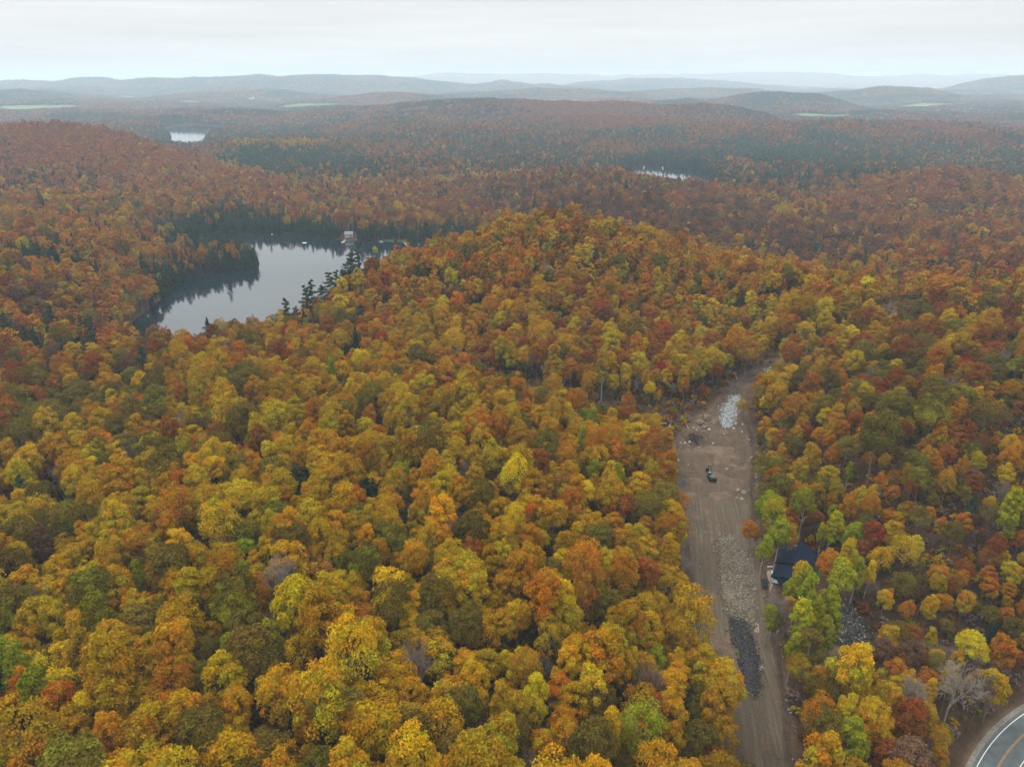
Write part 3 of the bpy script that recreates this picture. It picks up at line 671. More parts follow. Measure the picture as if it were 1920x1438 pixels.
def classify(x, y, g):
    th = np.arctan2(x, y); lr = np.log(np.hypot(x, y) + 1)
    Wt = np.zeros((len(x), len(CLS)))
    for i in range(len(MIX)):
        d2 = ((th - MIXP_L[i, 0]) / .22) ** 2 + ((lr - MIXP_L[i, 1]) / .16) ** 2
        Wt += (1 / (d2 + .03) ** 2.6)[:, None] * MIXW[i]
    Wt /= Wt.sum(1, keepdims=True)
    # trees of a colour stand together: patchy weights
    for c in range(len(CLS)):
        s = {7: 24, 8: 30}.get(c, 20)
        n1 = fbm(x, y, s + c * 2, 200 + c * 5, 2)
        n2 = fbm(x, y, 160, 260 + c * 5, 2)
        n3 = fbm(x, y, 700, 300 + c * 5, 2)
        Wt[:, c] *= np.exp((n1 - .5) * 2.2 + (n2 - .5) * 2.0 + (n3 - .5) * 4.0 * _ss(6.7, 7.4, lr))
    fr_ = _ss(6.8, 7.3, lr); pz = fbm(x, y * .8, 420, 511, 3); pz2 = fbm(x, y, 130, 512, 2)
    Wt[:, 8] *= np.exp(fr_ * ((pz - .47) * 13 + (pz2 - .5) * 7)); Wt[:, 7] *= np.exp(fr_ * (fbm(x, y, 300, 513, 2) - .5) * 7); Wt[:, 4] *= np.exp(fr_ * (fbm(x, y, 500, 515, 2) - .5) * 7); Wt[:, 5] *= np.exp(fr_ * (fbm(x, y, 260, 514, 2) - .5) * 6)
    Wt /= Wt.sum(1, keepdims=True)
    for cx, cy_, r, s, cl in CONI:
        rc_ = math.hypot(cx, cy_); fd = 1.0 if rc_ < 900 else (1.6 if rc_ < 1250 else 2.3)
        q_ = ((th - math.atan2(cx, cy_)) * rc_ / r) ** 2 + ((np.exp(lr) - rc_) / (r * fd)) ** 2
        q_ = q_ * (.6 + .8 * fbm(x, y, r * .5, 97, 2))
        k = (s if rc_ < 1000 else min(.96, s + .18)) * np.exp(-q_ ** 1.5)
        t_ = Wt.sum(1); Wt *= (1 - k)[:, None]; Wt[:, cl] += k * t_
    # conifers keep to the valley floors of the far country, maples to the ridges
    farm = _ss(950, 1500, np.hypot(x, y))
    if farm.max() > 0:
        hh = height(x, y); k = farm * .93 / (1 + np.exp(-((-3.0 - hh) / 4.0 + (fbm(x, y, 320, 611, 3) - .46) * 22 - .6 * (y < 1500))))
        t_ = Wt.sum(1); Wt *= (1 - k)[:, None]; Wt[:, 8] += k * t_ * .70; Wt[:, 7] += k * t_ * .07; Wt[:, 1] += k * t_ * .015; Wt[:, 5] += k * t_ * .09; Wt[:, 10] += k * t_ * .12
    # shores of the lakes carry cedars and spruces
    for L, s0 in ((lake_main, .75), (lake_east, .8), (lake_far, .8)):
        d = sdf(x, y, L); k = np.minimum(.97, s0 * 1.25) * np.exp(-(np.maximum(d, 0) / 22) ** 2)
        if L is lake_main: k = k * np.where((y < 540) & (x > -330), .12, 1)
        t_ = Wt.sum(1); Wt *= (1 - k)[:, None]; Wt[:, 8] += k * t_
    Wt /= Wt.sum(1, keepdims=True)
    c = (np.cumsum(Wt, 1) < g.random(len(x))[:, None]).sum(1)
    return np.clip(c, 0, len(CLS) - 1)
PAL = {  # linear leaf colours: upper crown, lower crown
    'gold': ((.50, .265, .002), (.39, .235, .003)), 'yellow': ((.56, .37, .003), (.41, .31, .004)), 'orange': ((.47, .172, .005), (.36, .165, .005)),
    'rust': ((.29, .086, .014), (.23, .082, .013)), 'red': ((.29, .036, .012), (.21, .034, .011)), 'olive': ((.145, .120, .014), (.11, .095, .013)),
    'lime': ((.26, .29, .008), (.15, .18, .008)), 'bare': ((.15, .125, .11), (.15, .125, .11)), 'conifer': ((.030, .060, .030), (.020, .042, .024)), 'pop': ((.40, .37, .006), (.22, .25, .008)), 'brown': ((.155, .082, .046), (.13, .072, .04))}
KIND_OF = {'gold': 'maple', 'yellow': 'maple', 'orange': 'maple', 'rust': 'maple', 'red': 'maple', 'olive': 'oak', 'lime': 'birch', 'bare': 'bare', 'conifer': 'spruce', 'pop': 'poplar', 'brown': 'maple'}
KINDS = ['maple', 'oak', 'birch', 'poplar', 'spruce', 'pine', 'bare']

# trees that stand out in the photo: (u, v of the crown's middle, class, kind, scale, crown height above ground)
SPECIAL = [
    (545, 1045, 'gold', 'maple', 1.35), (608, 1200, 'gold', 'maple', 1.15), (465, 1030, 'lime', 'maple', .85), (1210, 1395, 'lime', 'maple', 1.0), (535, 1120, 'bare', 'bare', 1.15), (795, 1265, 'bare', 'bare', 1.15), (1208, 1290, 'bare', 'bare', 1.1), (845, 1015, 'bare', 'bare', .95),
    (1012, 1150, 'orange', 'maple', 1.2), (1205, 1145, 'yellow', 'maple', 1.0), (620, 815, 'yellow', 'maple', 1.15), (960, 905, 'yellow', 'maple', 1.0), (945, 840, 'yellow', 'maple', .8), (345, 920, 'orange', 'maple', 1.0),
    (1640, 845, 'olive', 'oak', 1.35), (1590, 840, 'olive', 'oak', .9), (1720, 870, 'olive', 'oak', .95), (1750, 790, 'olive', 'oak', 1.1), (1560, 725, 'olive', 'oak', 1.0), (1850, 770, 'olive', 'oak', 1.2), (1800, 745, 'olive', 'oak', 1.1), (1670, 780, 'olive', 'oak', .95),
    (1455, 750, 'gold', 'maple', 1.25), (1395, 765, 'gold', 'maple', .6), (1445, 815, 'gold', 'maple', .9), (1550, 895, 'yellow', 'maple', .8), (1520, 875, 'yellow', 'maple', .85),
    (1895, 975, 'pop', 'poplar', 1.1), (1885, 1000, 'pop', 'poplar', .8), (1555, 1000, 'pop', 'poplar', 1.0), (1592, 1005, 'lime', 'birch', 1.1), (1540, 1015, 'pop', 'poplar', .7), (1635, 1010, 'red', 'maple', .8), (1630, 965, 'orange', 'maple', .75), (1590, 965, 'orange', 'maple', .8),
    (1700, 1040, 'gold', 'maple', .85), (1410, 1000, 'orange', 'maple', .85), (1440, 960, 'lime', 'maple', 1.0), (1460, 1010, 'lime', 'birch', 1.1), (1450, 985, 'yellow', 'maple', 1.0), (1480, 970, 'orange', 'maple', .9), (1505, 960, 'lime', 'birch', 1.2), (1430, 1045, 'lime', 'birch', .8), (1480, 1020, 'gold', 'maple', .7),
    (1500, 1180, 'pop', 'poplar', 1.25), (1525, 1175, 'pop', 'poplar', 1.1), (1488, 1220, 'pop', 'poplar', 1.0), (1545, 1140, 'lime', 'poplar', 1.2), (1520, 1110, 'lime', 'birch', 1.2), (1560, 1170, 'lime', 'poplar', 1.1), (1495, 1110, 'yellow', 'birch', 1.1), (1480, 1120, 'lime', 'birch', .9), (1510, 1145, 'lime', 'birch', 1.15), (1570, 1090, 'lime', 'birch', 1.1), (1585, 1060, 'yellow', 'birch', .95), (1605, 1085, 'lime', 'birch', .9), (1540, 1200, 'pop', 'poplar', .9),
    (1450, 1150, 'bare', 'bare', 1.1), (1468, 1160, 'bare', 'bare', 1.2), (1440, 1170, 'lime', 'birch', .8),
    (1605, 1255, 'lime', 'poplar', .9), (1590, 1270, 'lime', 'birch', .9), (1620, 1275, 'gold', 'maple', .75), (1660, 1262, 'conifer', 'spruce', .6), (1680, 1255, 'orange', 'maple', .7), (1820, 1210, 'yellow', 'maple', .9), (1868, 1225, 'orange', 'maple', .9), (1530, 1350, 'orange', 'maple', .9), (1560, 1390, 'olive', 'oak', .95), (1590, 1400, 'lime', 'maple', 1.0),
    (1790, 1300, 'bare', 'bare', 1.25), (1835, 1310, 'bare', 'bare', 1.2), (1710, 1320, 'bare', 'bare', .9), (1775, 1295, 'gold', 'maple', .7), (1865, 1290, 'gold', 'maple', 1.0), (1655, 1315, 'yellow', 'maple', .7),
    (725, 535, 'red', 'maple', .9), (760, 530, 'red', 'maple', .7), (470, 650, 'red', 'maple', 1.0), (595, 590, 'red', 'maple', .8), (930, 660, 'red', 'maple', 1.0), (1045, 700, 'rust', 'maple', 1.35), (1235, 672, 'yellow', 'poplar', 1.1), (1400, 665, 'gold', 'maple', 1.2), (1430, 640, 'yellow', 'maple', 1.1), (1450, 620, 'yellow', 'maple', .9), (1130, 700, 'yellow', 'poplar', 1.2), (1100, 730, 'gold', 'maple', .9),
    (800, 463, 'lime', 'maple', .8), (705, 475, 'pop', 'maple', .6), (1480, 492, 'conifer', 'spruce', .9), (387, 605, 'conifer', 'spruce', .9),
    (640, 380, 'lime', 'oak', 1.0), (655, 393, 'lime', 'oak', 1.0), (420, 475, 'conifer', 'pine', 1.2), (1665, 515, 'orange', 'maple', .6), (1630, 520, 'rust', 'maple', .9),
]
sx = []; sy = []; sc_ = []; sk = []; ss_ = []
MIDH = {'maple': 12, 'oak': 12, 'birch': 11, 'poplar': 12, 'spruce': 8, 'pine': 12, 'bare': 10}
for u, v, c, k, s in SPECIAL:
    x, y, z, _ = hit(u, v, MIDH[k] * s)
    sx.append(x); sy.append(y); sc_.append(CLS.index(c)); sk.append(KINDS.index(k)); ss_.append(s)
# tall pines on the lake side of the hill: column, top, distance
for u, v, d in [(535, 560, 430), (553, 572, 436), (580, 538, 434), (571, 552, 442), (603, 513, 442), (618, 506, 447), (628, 511, 452), (648, 478, 460), (657, 484, 464), (668, 482, 468), (640, 497, 458)]:
    x, y, zt = PD(u, v, d); gz_ = float(height(np.array([x]), np.array([y]))[0])
    sx.append(x); sy.append(y); sc_.append(8); sk.append(5); ss_.append(min(1.4, max(.8, (zt - gz_) / 21.0)))
sx = np.array(sx); sy = np.array(sy)

def scatter(r0, r1, s, g, half=math.radians(46)):
    """hexagonal grid, jittered"""
    nx = int(2 * r1 * math.sin(half) / s) + 2; ny = int(r1 / (s * .866)) + 2
    X, Y = np.meshgrid(np.arange(-nx // 2, nx // 2 + 1), np.arange(0, ny))
    X = X * s + (Y % 2) * s * .5; Y = Y * s * .866
    X = X.ravel(); Y = Y.ravel()
    X = X + g.uniform(-.4, .4, X.shape) * s; Y = Y + g.uniform(-.4, .4, Y.shape) * s
    r = np.hypot(X, Y + 40); k = (r > r0) & (r <= r1) & (np.abs(np.arctan2(X, Y + 60)) < half) & (Y > 45)
    return X[k], Y[k]
gx, gy = scatter(0, 900, 6.05, rng)
gx2, gy2 = scatter(900, 2600, 6.0, rng)
gx = np.concatenate([gx, gx2]); gy = np.concatenate([gy, gy2])
gx3, gy3 = scatter(0, 330, 4.6, rng)
def YOUNG(x, y): return _ss(88, 104, x - (y - 130) * .05) * (1 - _ss(218, 245, y - (x - 110) * .25)) * (.55 + .45 * (y < 190))
kq = (YOUNG(gx3, gy3) > .5) & (rng.random(len(gx3)) < np.where(gy3 > 178, .68, .88)); ko = YOUNG(gx, gy) < .5
gx = np.concatenate([gx[ko], gx3[kq]]); gy = np.concatenate([gy[ko], gy3[kq]])
gx4, gy4 = scatter(430, 1100, 4.3, rng); kq = (sdf(gx4, gy4, lake_main) < 17) & (sdf(gx4, gy4, lake_main) > -2) & ((gy4 > 560) | (gx4 < -300))
N_SH = kq.sum(); gx = np.concatenate([gx, gx4[kq]]); gy = np.concatenate([gy, gy4[kq]])
is_sh = np.zeros(len(gx), bool); is_sh[-N_SH:] = True
k = ~clearings(gx, gy) & ~in_field(gx, gy); is_sh = is_sh[k]
gx = gx[k]; gy = gy[k]
dmin = np.full(gx.shape, 1e9)
near_m = np.hypot(gx, gy) < 1100
for i in range(len(sx)):
    r = {'maple': 4.6, 'oak': 5, 'poplar': 3.4, 'birch': 3.6, 'spruce': 3, 'pine': 4, 'bare': 4}[KINDS[sk[i]]] * ss_[i]
    dmin[near_m] = np.minimum(dmin[near_m], np.hypot(gx[near_m] - sx[i], gy[near_m] - sy[i]) / r)
k = dmin > 1.0; gx = gx[k]; gy = gy[k]; is_sh = is_sh[k]
cls = classify(gx, gy, rng)
cls[is_sh & (rng.random(len(cls)) < .86)] = 8
kind = np.array([KINDS.index(KIND_OF[c]) for c in CLS])[cls]
pn = (cls == 8) & (rng.random(len(cls)) < .22); kind[pn] = KINDS.index('pine')
yb = (cls == 1) & (rng.random(len(cls)) < .18); kind[yb] = KINDS.index('birch')
ro = (cls == 3) & (rng.random(len(cls)) < .3); kind[ro] = KINDS.index('oak')
scl = np.clip(rng.normal(.82, .15, len(gx)), .48, 1.25)
scl *= .9 + .25 * fbm(gx, gy, 60, 77)
scl *= 1 - .16 * _ss(650, 1100, np.hypot(gx, gy))
scl[cls == 7] *= .85
scl *= 1 - .25 * (1 - _ss(14, 34, seg_dist(gx, gy, GULLY)[0])) * (gy < 330)
scl *= 1 - .10 * ((sdf(gx, gy, lake_main) < 45) & ((gy > 540) | (gx < -330)))
scl *= 1 - .24 * (YOUNG(gx, gy) > .4)
scl *= 1 - .14 * _ss(90, 110, gx) * (1 - _ss(300, 360, gy))
TX = np.concatenate([sx, gx]); TY = np.concatenate([sy, gy]); TC = np.concatenate([sc_, cls]).astype(int); TK = np.concatenate([sk, kind]).astype(int); TS = np.concatenate([ss_, scl])
TZ = height(TX, TY)
nT = len(TX)
TR = rng.uniform(0, 6.283, nT)
# colours
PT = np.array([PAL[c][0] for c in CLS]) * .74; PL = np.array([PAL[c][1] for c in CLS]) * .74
def HILL(x, y):
    return np.exp(-(((x - 60) / 260) ** 2 + ((y - 440) / 130) ** 2) ** 2)
def tint_of(cls, g, x, y):
    n = len(cls)
    t = PT[cls].copy(); l = PL[cls].copy()
    kd = (.86 + .16 * _ss(450, 1000, np.hypot(x, y)))[:, None]; t = t * kd; l = l * kd  # brightness by distance put into the leaf colour: dimmer near, lighter far
    j = g.normal(0, 1, (n, 1))
    # neighbours in hue: shift towards red or towards yellow
    warm = g.uniform(-1, 1, n) ; leafy = (cls < 7)
    for a in (t, l):
        a[:, 1] *= np.where(leafy, np.exp(warm * .14), 1)
        a *= np.exp(j * .15)
    far = _ss(250, 900, np.hypot(x, y))[:, None]
    grey = t.mean(1, keepdims=True)
    kf = far * .30 * leafy[:, None] * (1 - .85 * HILL(x, y))[:, None]
    # the woods farther off: browner, redder leaves, with distance lightening painted into the colour
    brown = np.array([.24, .095, .042])
    reg = _ss(850, 1500, np.hypot(x, y))[:, None] * leafy[:, None]
    wv_ = fbm(x, y, 240, 701, 3)[:, None] * 1.6 - .3
    local = np.array([.33, .110, .050]) * wv_ + np.array([.25, .12, .072]) * (1 - wv_)
    keepc = np.where(np.isin(cls, [1, 6]), .25, .55)[:, None]
    t = t * (1 - keepc * reg) + local * keepc * reg; l = l * (1 - keepc * reg) + local * .9 * keepc * reg
    cf = (_ss(1000, 2000, np.hypot(x, y)) * (cls == 8))[:, None]; t = t * (1 - cf) + np.array([.050, .085, .062]) * cf; l = l * (1 - cf) + np.array([.040, .070, .052]) * cf  # far conifers painted paler and bluer, standing in for haze
    t = t * (1 - kf) + brown * kf; l = l * (1 - kf) + brown * kf
    dull = g.random((n, 1)) ** 2 * .3 * leafy[:, None]
    br2 = np.array([.17, .10, .018])
    t = t * (1 - dull) + br2 * dull; l = l * (1 - dull) + br2 * dull
    sw = (g.random(n) < .2) & leafy
    l[sw] = l[sw] * .4 + np.array([.30, .30, .015]) * .6          # green-yellow skirts under a turned top
    return np.clip(t, .004, .8), np.clip(l, .004, .8)
TT, TL = tint_of(TC, rng, TX, TY)
pn_ = TK == 5; TT[pn_] *= 1.5; TL[pn_] *= 1.5
bm_ = TC == 7
mv = rng.random(bm_.sum())[:, None]
TT[bm_] = np.array([.13, .09, .07]) * (1 - mv) + np.array([.23, .20, .175]) * mv
TT[bm_] *= rng.uniform(.7, 1.15, (bm_.sum(), 1))

# ------------------------------------------------------------------ which trees are built one by one
pu, pv, pdp = project(TX, TY, TZ + 11)
onscreen = (pu > -25) & (pu < 1945) & (pv > 150) & (pv < 1475)
solo = np.zeros(nT, bool)
for ki, kn in enumerate(KINDS):
    idx = np.nonzero(onscreen & (TK == ki))[0]
    idx = idx[np.argsort(pdp[idx] / np.maximum(TS[idx], .6))]
    solo[idx[:300]] = True
TREE_NAME = {'maple': ('maple_tree', 'maple'), 'oak': ('oak_tree', 'oak'), 'birch': ('birch_tree', 'birch'), 'poplar': ('poplar_tree', 'poplar'), 'spruce': ('spruce_tree', 'spruce'), 'pine': ('pine_tree', 'pine'), 'bare': ('bare_tree', 'bare tree')}
ORD = ['first', 'second', 'third', 'fourth', 'fifth', 'sixth', 'seventh', 'eighth', 'ninth', 'tenth', 'eleventh', 'twelfth', 'thirteenth', 'fourteenth', 'fifteenth', 'sixteenth', 'seventeenth', 'eighteenth', 'nineteenth', 'twentieth']
def ordinal(i):
    if i < 20: return ORD[i]
    t, o = divmod(i + 1, 10)
    tens = {2: 'twenty', 3: 'thirty', 4: 'forty', 5: 'fifty', 6: 'sixty', 7: 'seventy', 8: 'eighty', 9: 'ninety'}
    if t >= 10: return 'hundredth-odd'
    return {2: 'twentieth', 3: 'thirtieth', 4: 'fortieth', 5: 'fiftieth', 6: 'sixtieth', 7: 'seventieth', 8: 'eightieth', 9: 'ninetieth'}[t] if o == 0 else tens[t] + '-' + ORD[o - 1]
COLWORD = {'gold': 'golden', 'yellow': 'yellow', 'orange': 'orange', 'rust': 'rust-brown', 'red': 'red', 'olive': 'olive', 'lime': 'lime-green', 'bare': 'grey', 'conifer': 'dark green', 'pop': 'bright yellow', 'brown': 'dull brown'}
sidx = np.nonzero(solo)[0]
rowi = np.clip(((1475 - pv[sidx]) / 58).astype(int), 0, 30)
# neighbours for the label: what stands just in front of it
def neigh(i):
    d = (TX - TX[i]) ** 2 + (TY - TY[i]) ** 2; d[i] = 1e9
    j = int(np.argmin(d)); return j
labels = {}
groups_ = {}
for q, i in enumerate(sidx):
    groups_.setdefault((KINDS[TK[i]], COLWORD[CLS[TC[i]]], int(rowi[q])), []).append(i)
for (kn, cw, rw), lst in groups_.items():
    lst.sort(key=lambda i: pu[i])
    rowname = 'lowest row of crowns' if rw == 0 else ordinal(rw) + ' row up'
    for n_, i in enumerate(lst):
        j = neigh(i)
        sz = 'broad' if TS[i] > 1.12 else ('small' if TS[i] < .8 else 'mid-sized')
        kw = {'bare': 'leafless tree'}.get(kn, kn)
        nb = COLWORD[CLS[TC[j]]] + ' ' + {'bare': 'leafless tree'}.get(KINDS[TK[j]], KINDS[TK[j]])
        pos_ = 'only one' if len(lst) == 1 else ordinal(n_) + ' such from left'
        if len(f"{sz} {cw} {kw} by {nb}, {pos_} in {rowname}".replace('-', ' ').split()) > 15: sz = ''
        labels[i] = f"{sz} {cw} {kw} by {nb}, {pos_} in {rowname}".strip()
tmpl_cache = {}
def solo_tree(i):
    kn = KINDS[TK[i]]; name, cat = TREE_NAME[kn]
    T = TEMPL[kn][i % len(TEMPL[kn])]
    key = (kn, i % len(TEMPL[kn]))
    if key not in tmpl_cache:
        r = bpy.data.objects.new(name, None); c = bpy.data.objects.new('crown', T['crown']); t = bpy.data.objects.new('trunk', T['trunk'])
        tmpl_cache[key] = (r, c, t)
    else:
        r0, c0, t0 = tmpl_cache[key]
        r = r0.copy(); c = c0.copy(); t = t0.copy()
    COL.objects.link(r); COL.objects.link(c); COL.objects.link(t)
    c.parent = r; t.parent = r
    s = TS[i]
    r.location = (TX[i], TY[i], TZ[i] - .3); r.rotation_euler = (LEAN[i, 0], LEAN[i, 1], TR[i]); r.scale = (s * ASP[i], s * ASP[i], s * (1.0 + (HGT[i] - 1)))
    for o in (c, t):
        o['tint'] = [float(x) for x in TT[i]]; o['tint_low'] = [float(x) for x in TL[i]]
    tag(r, labels[i], cat, {'maple': 'maples of the near woods', 'oak': 'oaks of the near woods', 'birch': 'birches of the woods', 'poplar': 'poplars of the woods', 'spruce': 'spruces of the woods', 'pine': 'pines of the woods', 'bare': 'leafless trees of the woods'}[kn])
LEAN = rng.normal(0, .04, (nT, 2)); ASP = rng.uniform(.9, 1.12, nT); HGT = rng.uniform(.9, 1.34, nT)
for i in sidx: solo_tree(i)


# ------------------------------------------------------------------ the rest of the woods: one object for each kind
def gn_scatter(name, pts, rot, scale, index, tint, tint_low, meshes, label, cat, group=None):
    me = bpy.data.meshes.new(name)
    me.vertices.add(len(pts)); me.vertices.foreach_set('co', np.asarray(pts, np.float32).ravel())
    for an, typ, arr in (('rot', 'FLOAT_VECTOR', rot), ('scl', 'FLOAT_VECTOR', scale), ('tint', 'FLOAT_COLOR', np.c_[tint, np.ones(len(pts))]), ('tint_low', 'FLOAT_COLOR', np.c_[tint_low, np.ones(len(pts))])):
        a = me.attributes.new(an, typ, 'POINT'); a.data.foreach_set('vector' if typ == 'FLOAT_VECTOR' else 'color', np.asarray(arr, np.float32).ravel())
    a = me.attributes.new('idx', 'INT', 'POINT'); a.data.foreach_set('value', np.asarray(index, np.int32))
    me.update()
    coll = bpy.data.collections.new(name + '_kinds')
    for i, m in enumerate(meshes):
        o = bpy.data.objects.new('%03d_' % i + name, m); coll.objects.link(o)
    o = link(name, me)
    ng = bpy.data.node_groups.new(name, 'GeometryNodeTree')
    ng.interface.new_socket('Geometry', in_out='INPUT', socket_type='NodeSocketGeometry')
    ng.interface.new_socket('Geometry', in_out='OUTPUT', socket_type='NodeSocketGeometry')
    gi = N(ng, 'NodeGroupInput'); go = N(ng, 'NodeGroupOutput')
    mp_ = N(ng, 'GeometryNodeMeshToPoints')
    ci = N(ng, 'GeometryNodeCollectionInfo'); ci.inputs['Collection'].default_value = coll; ci.inputs['Separate Children'].default_value = True; ci.inputs['Reset Children'].default_value = True
    ip = N(ng, 'GeometryNodeInstanceOnPoints'); ip.inputs['Pick Instance'].default_value = True
    def at(n, t):
        a = N(ng, 'GeometryNodeInputNamedAttribute', data_type=t); a.inputs['Name'].default_value = n; return a.outputs['Attribute']
    ng.links.new(gi.outputs[0], mp_.inputs['Mesh'])
    ng.links.new(mp_.outputs[0], ip.inputs['Points']); ng.links.new(ci.outputs[0], ip.inputs['Instance'])
    ng.links.new(at('idx', 'INT'), ip.inputs['Instance Index'])
    ng.links.new(at('rot', 'FLOAT_VECTOR'), ip.inputs['Rotation']); ng.links.new(at('scl', 'FLOAT_VECTOR'), ip.inputs['Scale'])
    ng.links.new(ip.outputs[0], go.inputs[0])
    md = o.modifiers.new('scatter', 'NODES'); md.node_group = ng
    return tag(o, label, cat, group, 'stuff')
FOREST_LABEL = {'maple': 'woods of gold, orange and rust maples covering the hills', 'oak': 'woods of olive and russet oaks among the maples', 'birch': 'lime and yellow birches scattered through the woods', 'poplar': 'bright yellow poplars scattered through the woods', 'spruce': 'dark green spruce stands along the lakes and valleys', 'pine': 'dark green pines scattered over the far hills', 'bare': 'grey leafless trees scattered through the woods'}
dist = np.hypot(TX, TY)
for ki, kn in enumerate(KINDS):
    idx = np.nonzero((TK == ki) & ~solo)[0]
    if not len(idx): continue
    ms = INST[kn][0] + INST[kn][1] + INST[kn][2]; nv = len(INST[kn][0])
    lod = np.where(dist[idx] < 420, 0, np.where(dist[idx] < 950, 1, 2))
    ii = lod * nv + idx % nv
    s = TS[idx]; sxy = s * ASP[idx] * np.where(lod == 2, 1.12 * (1.3 if kn == 'spruce' else 1), 1)
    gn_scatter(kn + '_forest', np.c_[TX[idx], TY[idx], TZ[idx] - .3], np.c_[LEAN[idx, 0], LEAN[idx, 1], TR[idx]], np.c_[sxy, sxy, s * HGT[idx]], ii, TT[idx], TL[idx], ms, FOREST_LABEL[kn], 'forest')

# far woods, beyond where single crowns can be told apart
S_ = []; fx = []; fy = []
for ra, rb, sp_, sz_ in ((2600, 4300, 9.3, 1.12), (4300, 7000, 16.0, 1.9), (7000, 11500, 31.0, 3.3)):
    a_, b_ = scatter(ra, rb, sp_, rng, math.radians(42)); fx.append(a_); fy.append(b_); S_.append(np.full(len(a_), sz_))
S_ = np.concatenate(S_); fx = np.concatenate(fx); fy = np.concatenate(fy)
k = ~in_field(fx, fy) & (sdf(fx, fy, lake_far) > 8)
fx = fx[k]; fy = fy[k]; S_ = S_[k]; fc = classify(fx, fy, rng); ft, fl = tint_of(fc, rng, fx, fy); fz = height(fx, fy)
ft[fc == 7] = np.array([.20, .135, .11])
fm = [INST['maple'][2][0], INST['maple'][2][1], INST['oak'][2][0], INST['spruce'][2][0]]
fi = np.where(fc == 8, 3, rng.integers(0, 3, len(fx)))
fzs = np.where(fc == 8, 1.0, .95) * rng.uniform(.8, 1.15, len(fx)) * np.where(S_ > 2, 1.25, 1)
S_ = S_ * np.where(fc == 8, 1.3, 1) * rng.uniform(.85, 1.2, len(fx))
fl[fc == 7] = ft[fc == 7]
gn_scatter('distant_forest', np.c_[fx, fy, fz - 1.5], np.c_[fx * 0, fx * 0, rng.uniform(0, 6.28, len(fx))], np.c_[S_, S_, fzs], fi, ft, fl, fm, 'hazy far woods of rust, green and brown rolling to the horizon', 'forest')

# low growth between and under the trees
ux, uy = scatter(0, 520, 2.9, rng, math.radians(44))
kk_ = (sdf(ux, uy, lake_main) > 3) & ((sdf(ux, uy, TRACK_POLY) > .5 + 3 * vnoise(ux / 7, uy / 7, 9)) | ((uy > 345) & (rng.random(len(ux)) < .5))) & (seg_dist(ux, uy, ROAD_C)[0] > 8.5) & (np.hypot(ux - HOUSE[0], uy - HOUSE[1]) > 12) & (sdf(ux, uy, DARK_PILE) > .5) & (sdf(ux, uy, LAWN) > .5) & (seg_dist(ux, uy, DRIVE)[0] > 4.2) & (seg_dist(ux, uy, TRAIL)[0] > 1.8) & (rng.random(len(ux)) < .62)
ux = ux[kk_]; uy = uy[kk_]; uz = height(ux, uy)
uc = rng.choice([0, 1, 3, 5, 6, 2, 7, 7], len(ux)); ut, ul = tint_of(uc, rng, ux, uy); ut *= .75; ul *= .75
bush = [leafmesh('bush', crown_broad(40 + i, 1.3, 1.9, .1, 9, 26, .42, 'round', .75), M_LEAF) for i in range(3)]
ub = uc == 7
ut[ub] = np.array([.16, .11, .09]); ul[ub] = np.array([.13, .09, .07])
us = rng.uniform(.5, 1.5, len(ux))
gn_scatter('undergrowth', np.c_[ux, uy, uz - .1], np.c_[ux * 0, ux * 0, rng.uniform(0, 6.28, len(ux))], np.c_[us, us, us], rng.integers(0, 3, len(ux)), ut, ul, bush, 'brown and yellow low shrubs under the trees', 'undergrowth')

# ------------------------------------------------------------------ ground sheet
def ground():
    rings = np.concatenate([np.arange(20, 480, 2.5), np.geomspace(480, 26000, 560)])
    ang = np.concatenate([np.radians(np.linspace(-75, -47, 24, endpoint=False)), np.radians(np.linspace(-47, 47, 470)), np.radians(np.linspace(47, 75, 25)[1:])])
    A_, R_ = np.meshgrid(ang, rings); X = (R_ * np.sin(A_)).ravel(); Y = (R_ * np.cos(A_)).ravel() - 25
    Z = height(X, Y)
    far = np.hypot(X, Y) > 10500
    Z = Z + far * (fbm(X, Y, 160, 71, 3) * 26)
    na, nr = len(ang), len(rings)
    i = np.arange(nr - 1)[:, None] * na + np.arange(na - 1)[None]
    F = np.stack([i, i + 1, i + na + 1, i + na], -1).reshape(-1, 4)[:, ::-1]
    fld = in_field(X, Y).astype(float)
    lw = np.zeros(len(X))
    farw = _ss(9000, 11500, np.hypot(X, Y))
    dirt = np.zeros(len(X))
    m = np.hypot(X, Y) < 520
    d1 = seg_dist(X[m], Y[m], TRAIL)[0]; d2 = seg_dist(X[m], Y[m], DRIVE)[0]; d3 = sdf(X[m], Y[m], TRACK_POLY); d4 = seg_dist(X[m], Y[m], ROAD_C)[0]
    d5 = np.minimum(*[seg_dist(X[m], Y[m], s[0])[0] - 3 for s in STRIPS[4:6]])
    dirt[m] = np.maximum.reduce([1 - _ss(.8, 2.0, d1), 1 - _ss(2.5, 4.5, d2), 1 - _ss(-1, 2.5, d3), (1 - _ss(5, 7.5, d4)), 1 - _ss(0, 4, d5)])
    return mesh_np('ground', np.c_[X, Y, Z], F, [M_GROUND], None, {'zone': ('POINT', 'FLOAT_COLOR', np.c_[np.maximum(fld, lw), farw, dirt, np.ones(len(X))])}, True)
m_, t = mat('forest_floor'); L = t.links
o = N(t, 'ShaderNodeOutputMaterial'); p = N(t, 'ShaderNodeBsdfPrincipled'); p.inputs['Roughness'].default_value = .95; p.inputs['Specular IOR Level'].default_value = .1
g_ = N(t, 'ShaderNodeNewGeometry'); zn = N(t, 'ShaderNodeAttribute', attribute_type='GEOMETRY', attribute_name='zone'); sp_ = N(t, 'ShaderNodeSeparateColor'); L.new(zn.outputs['Color'], sp_.inputs[0])
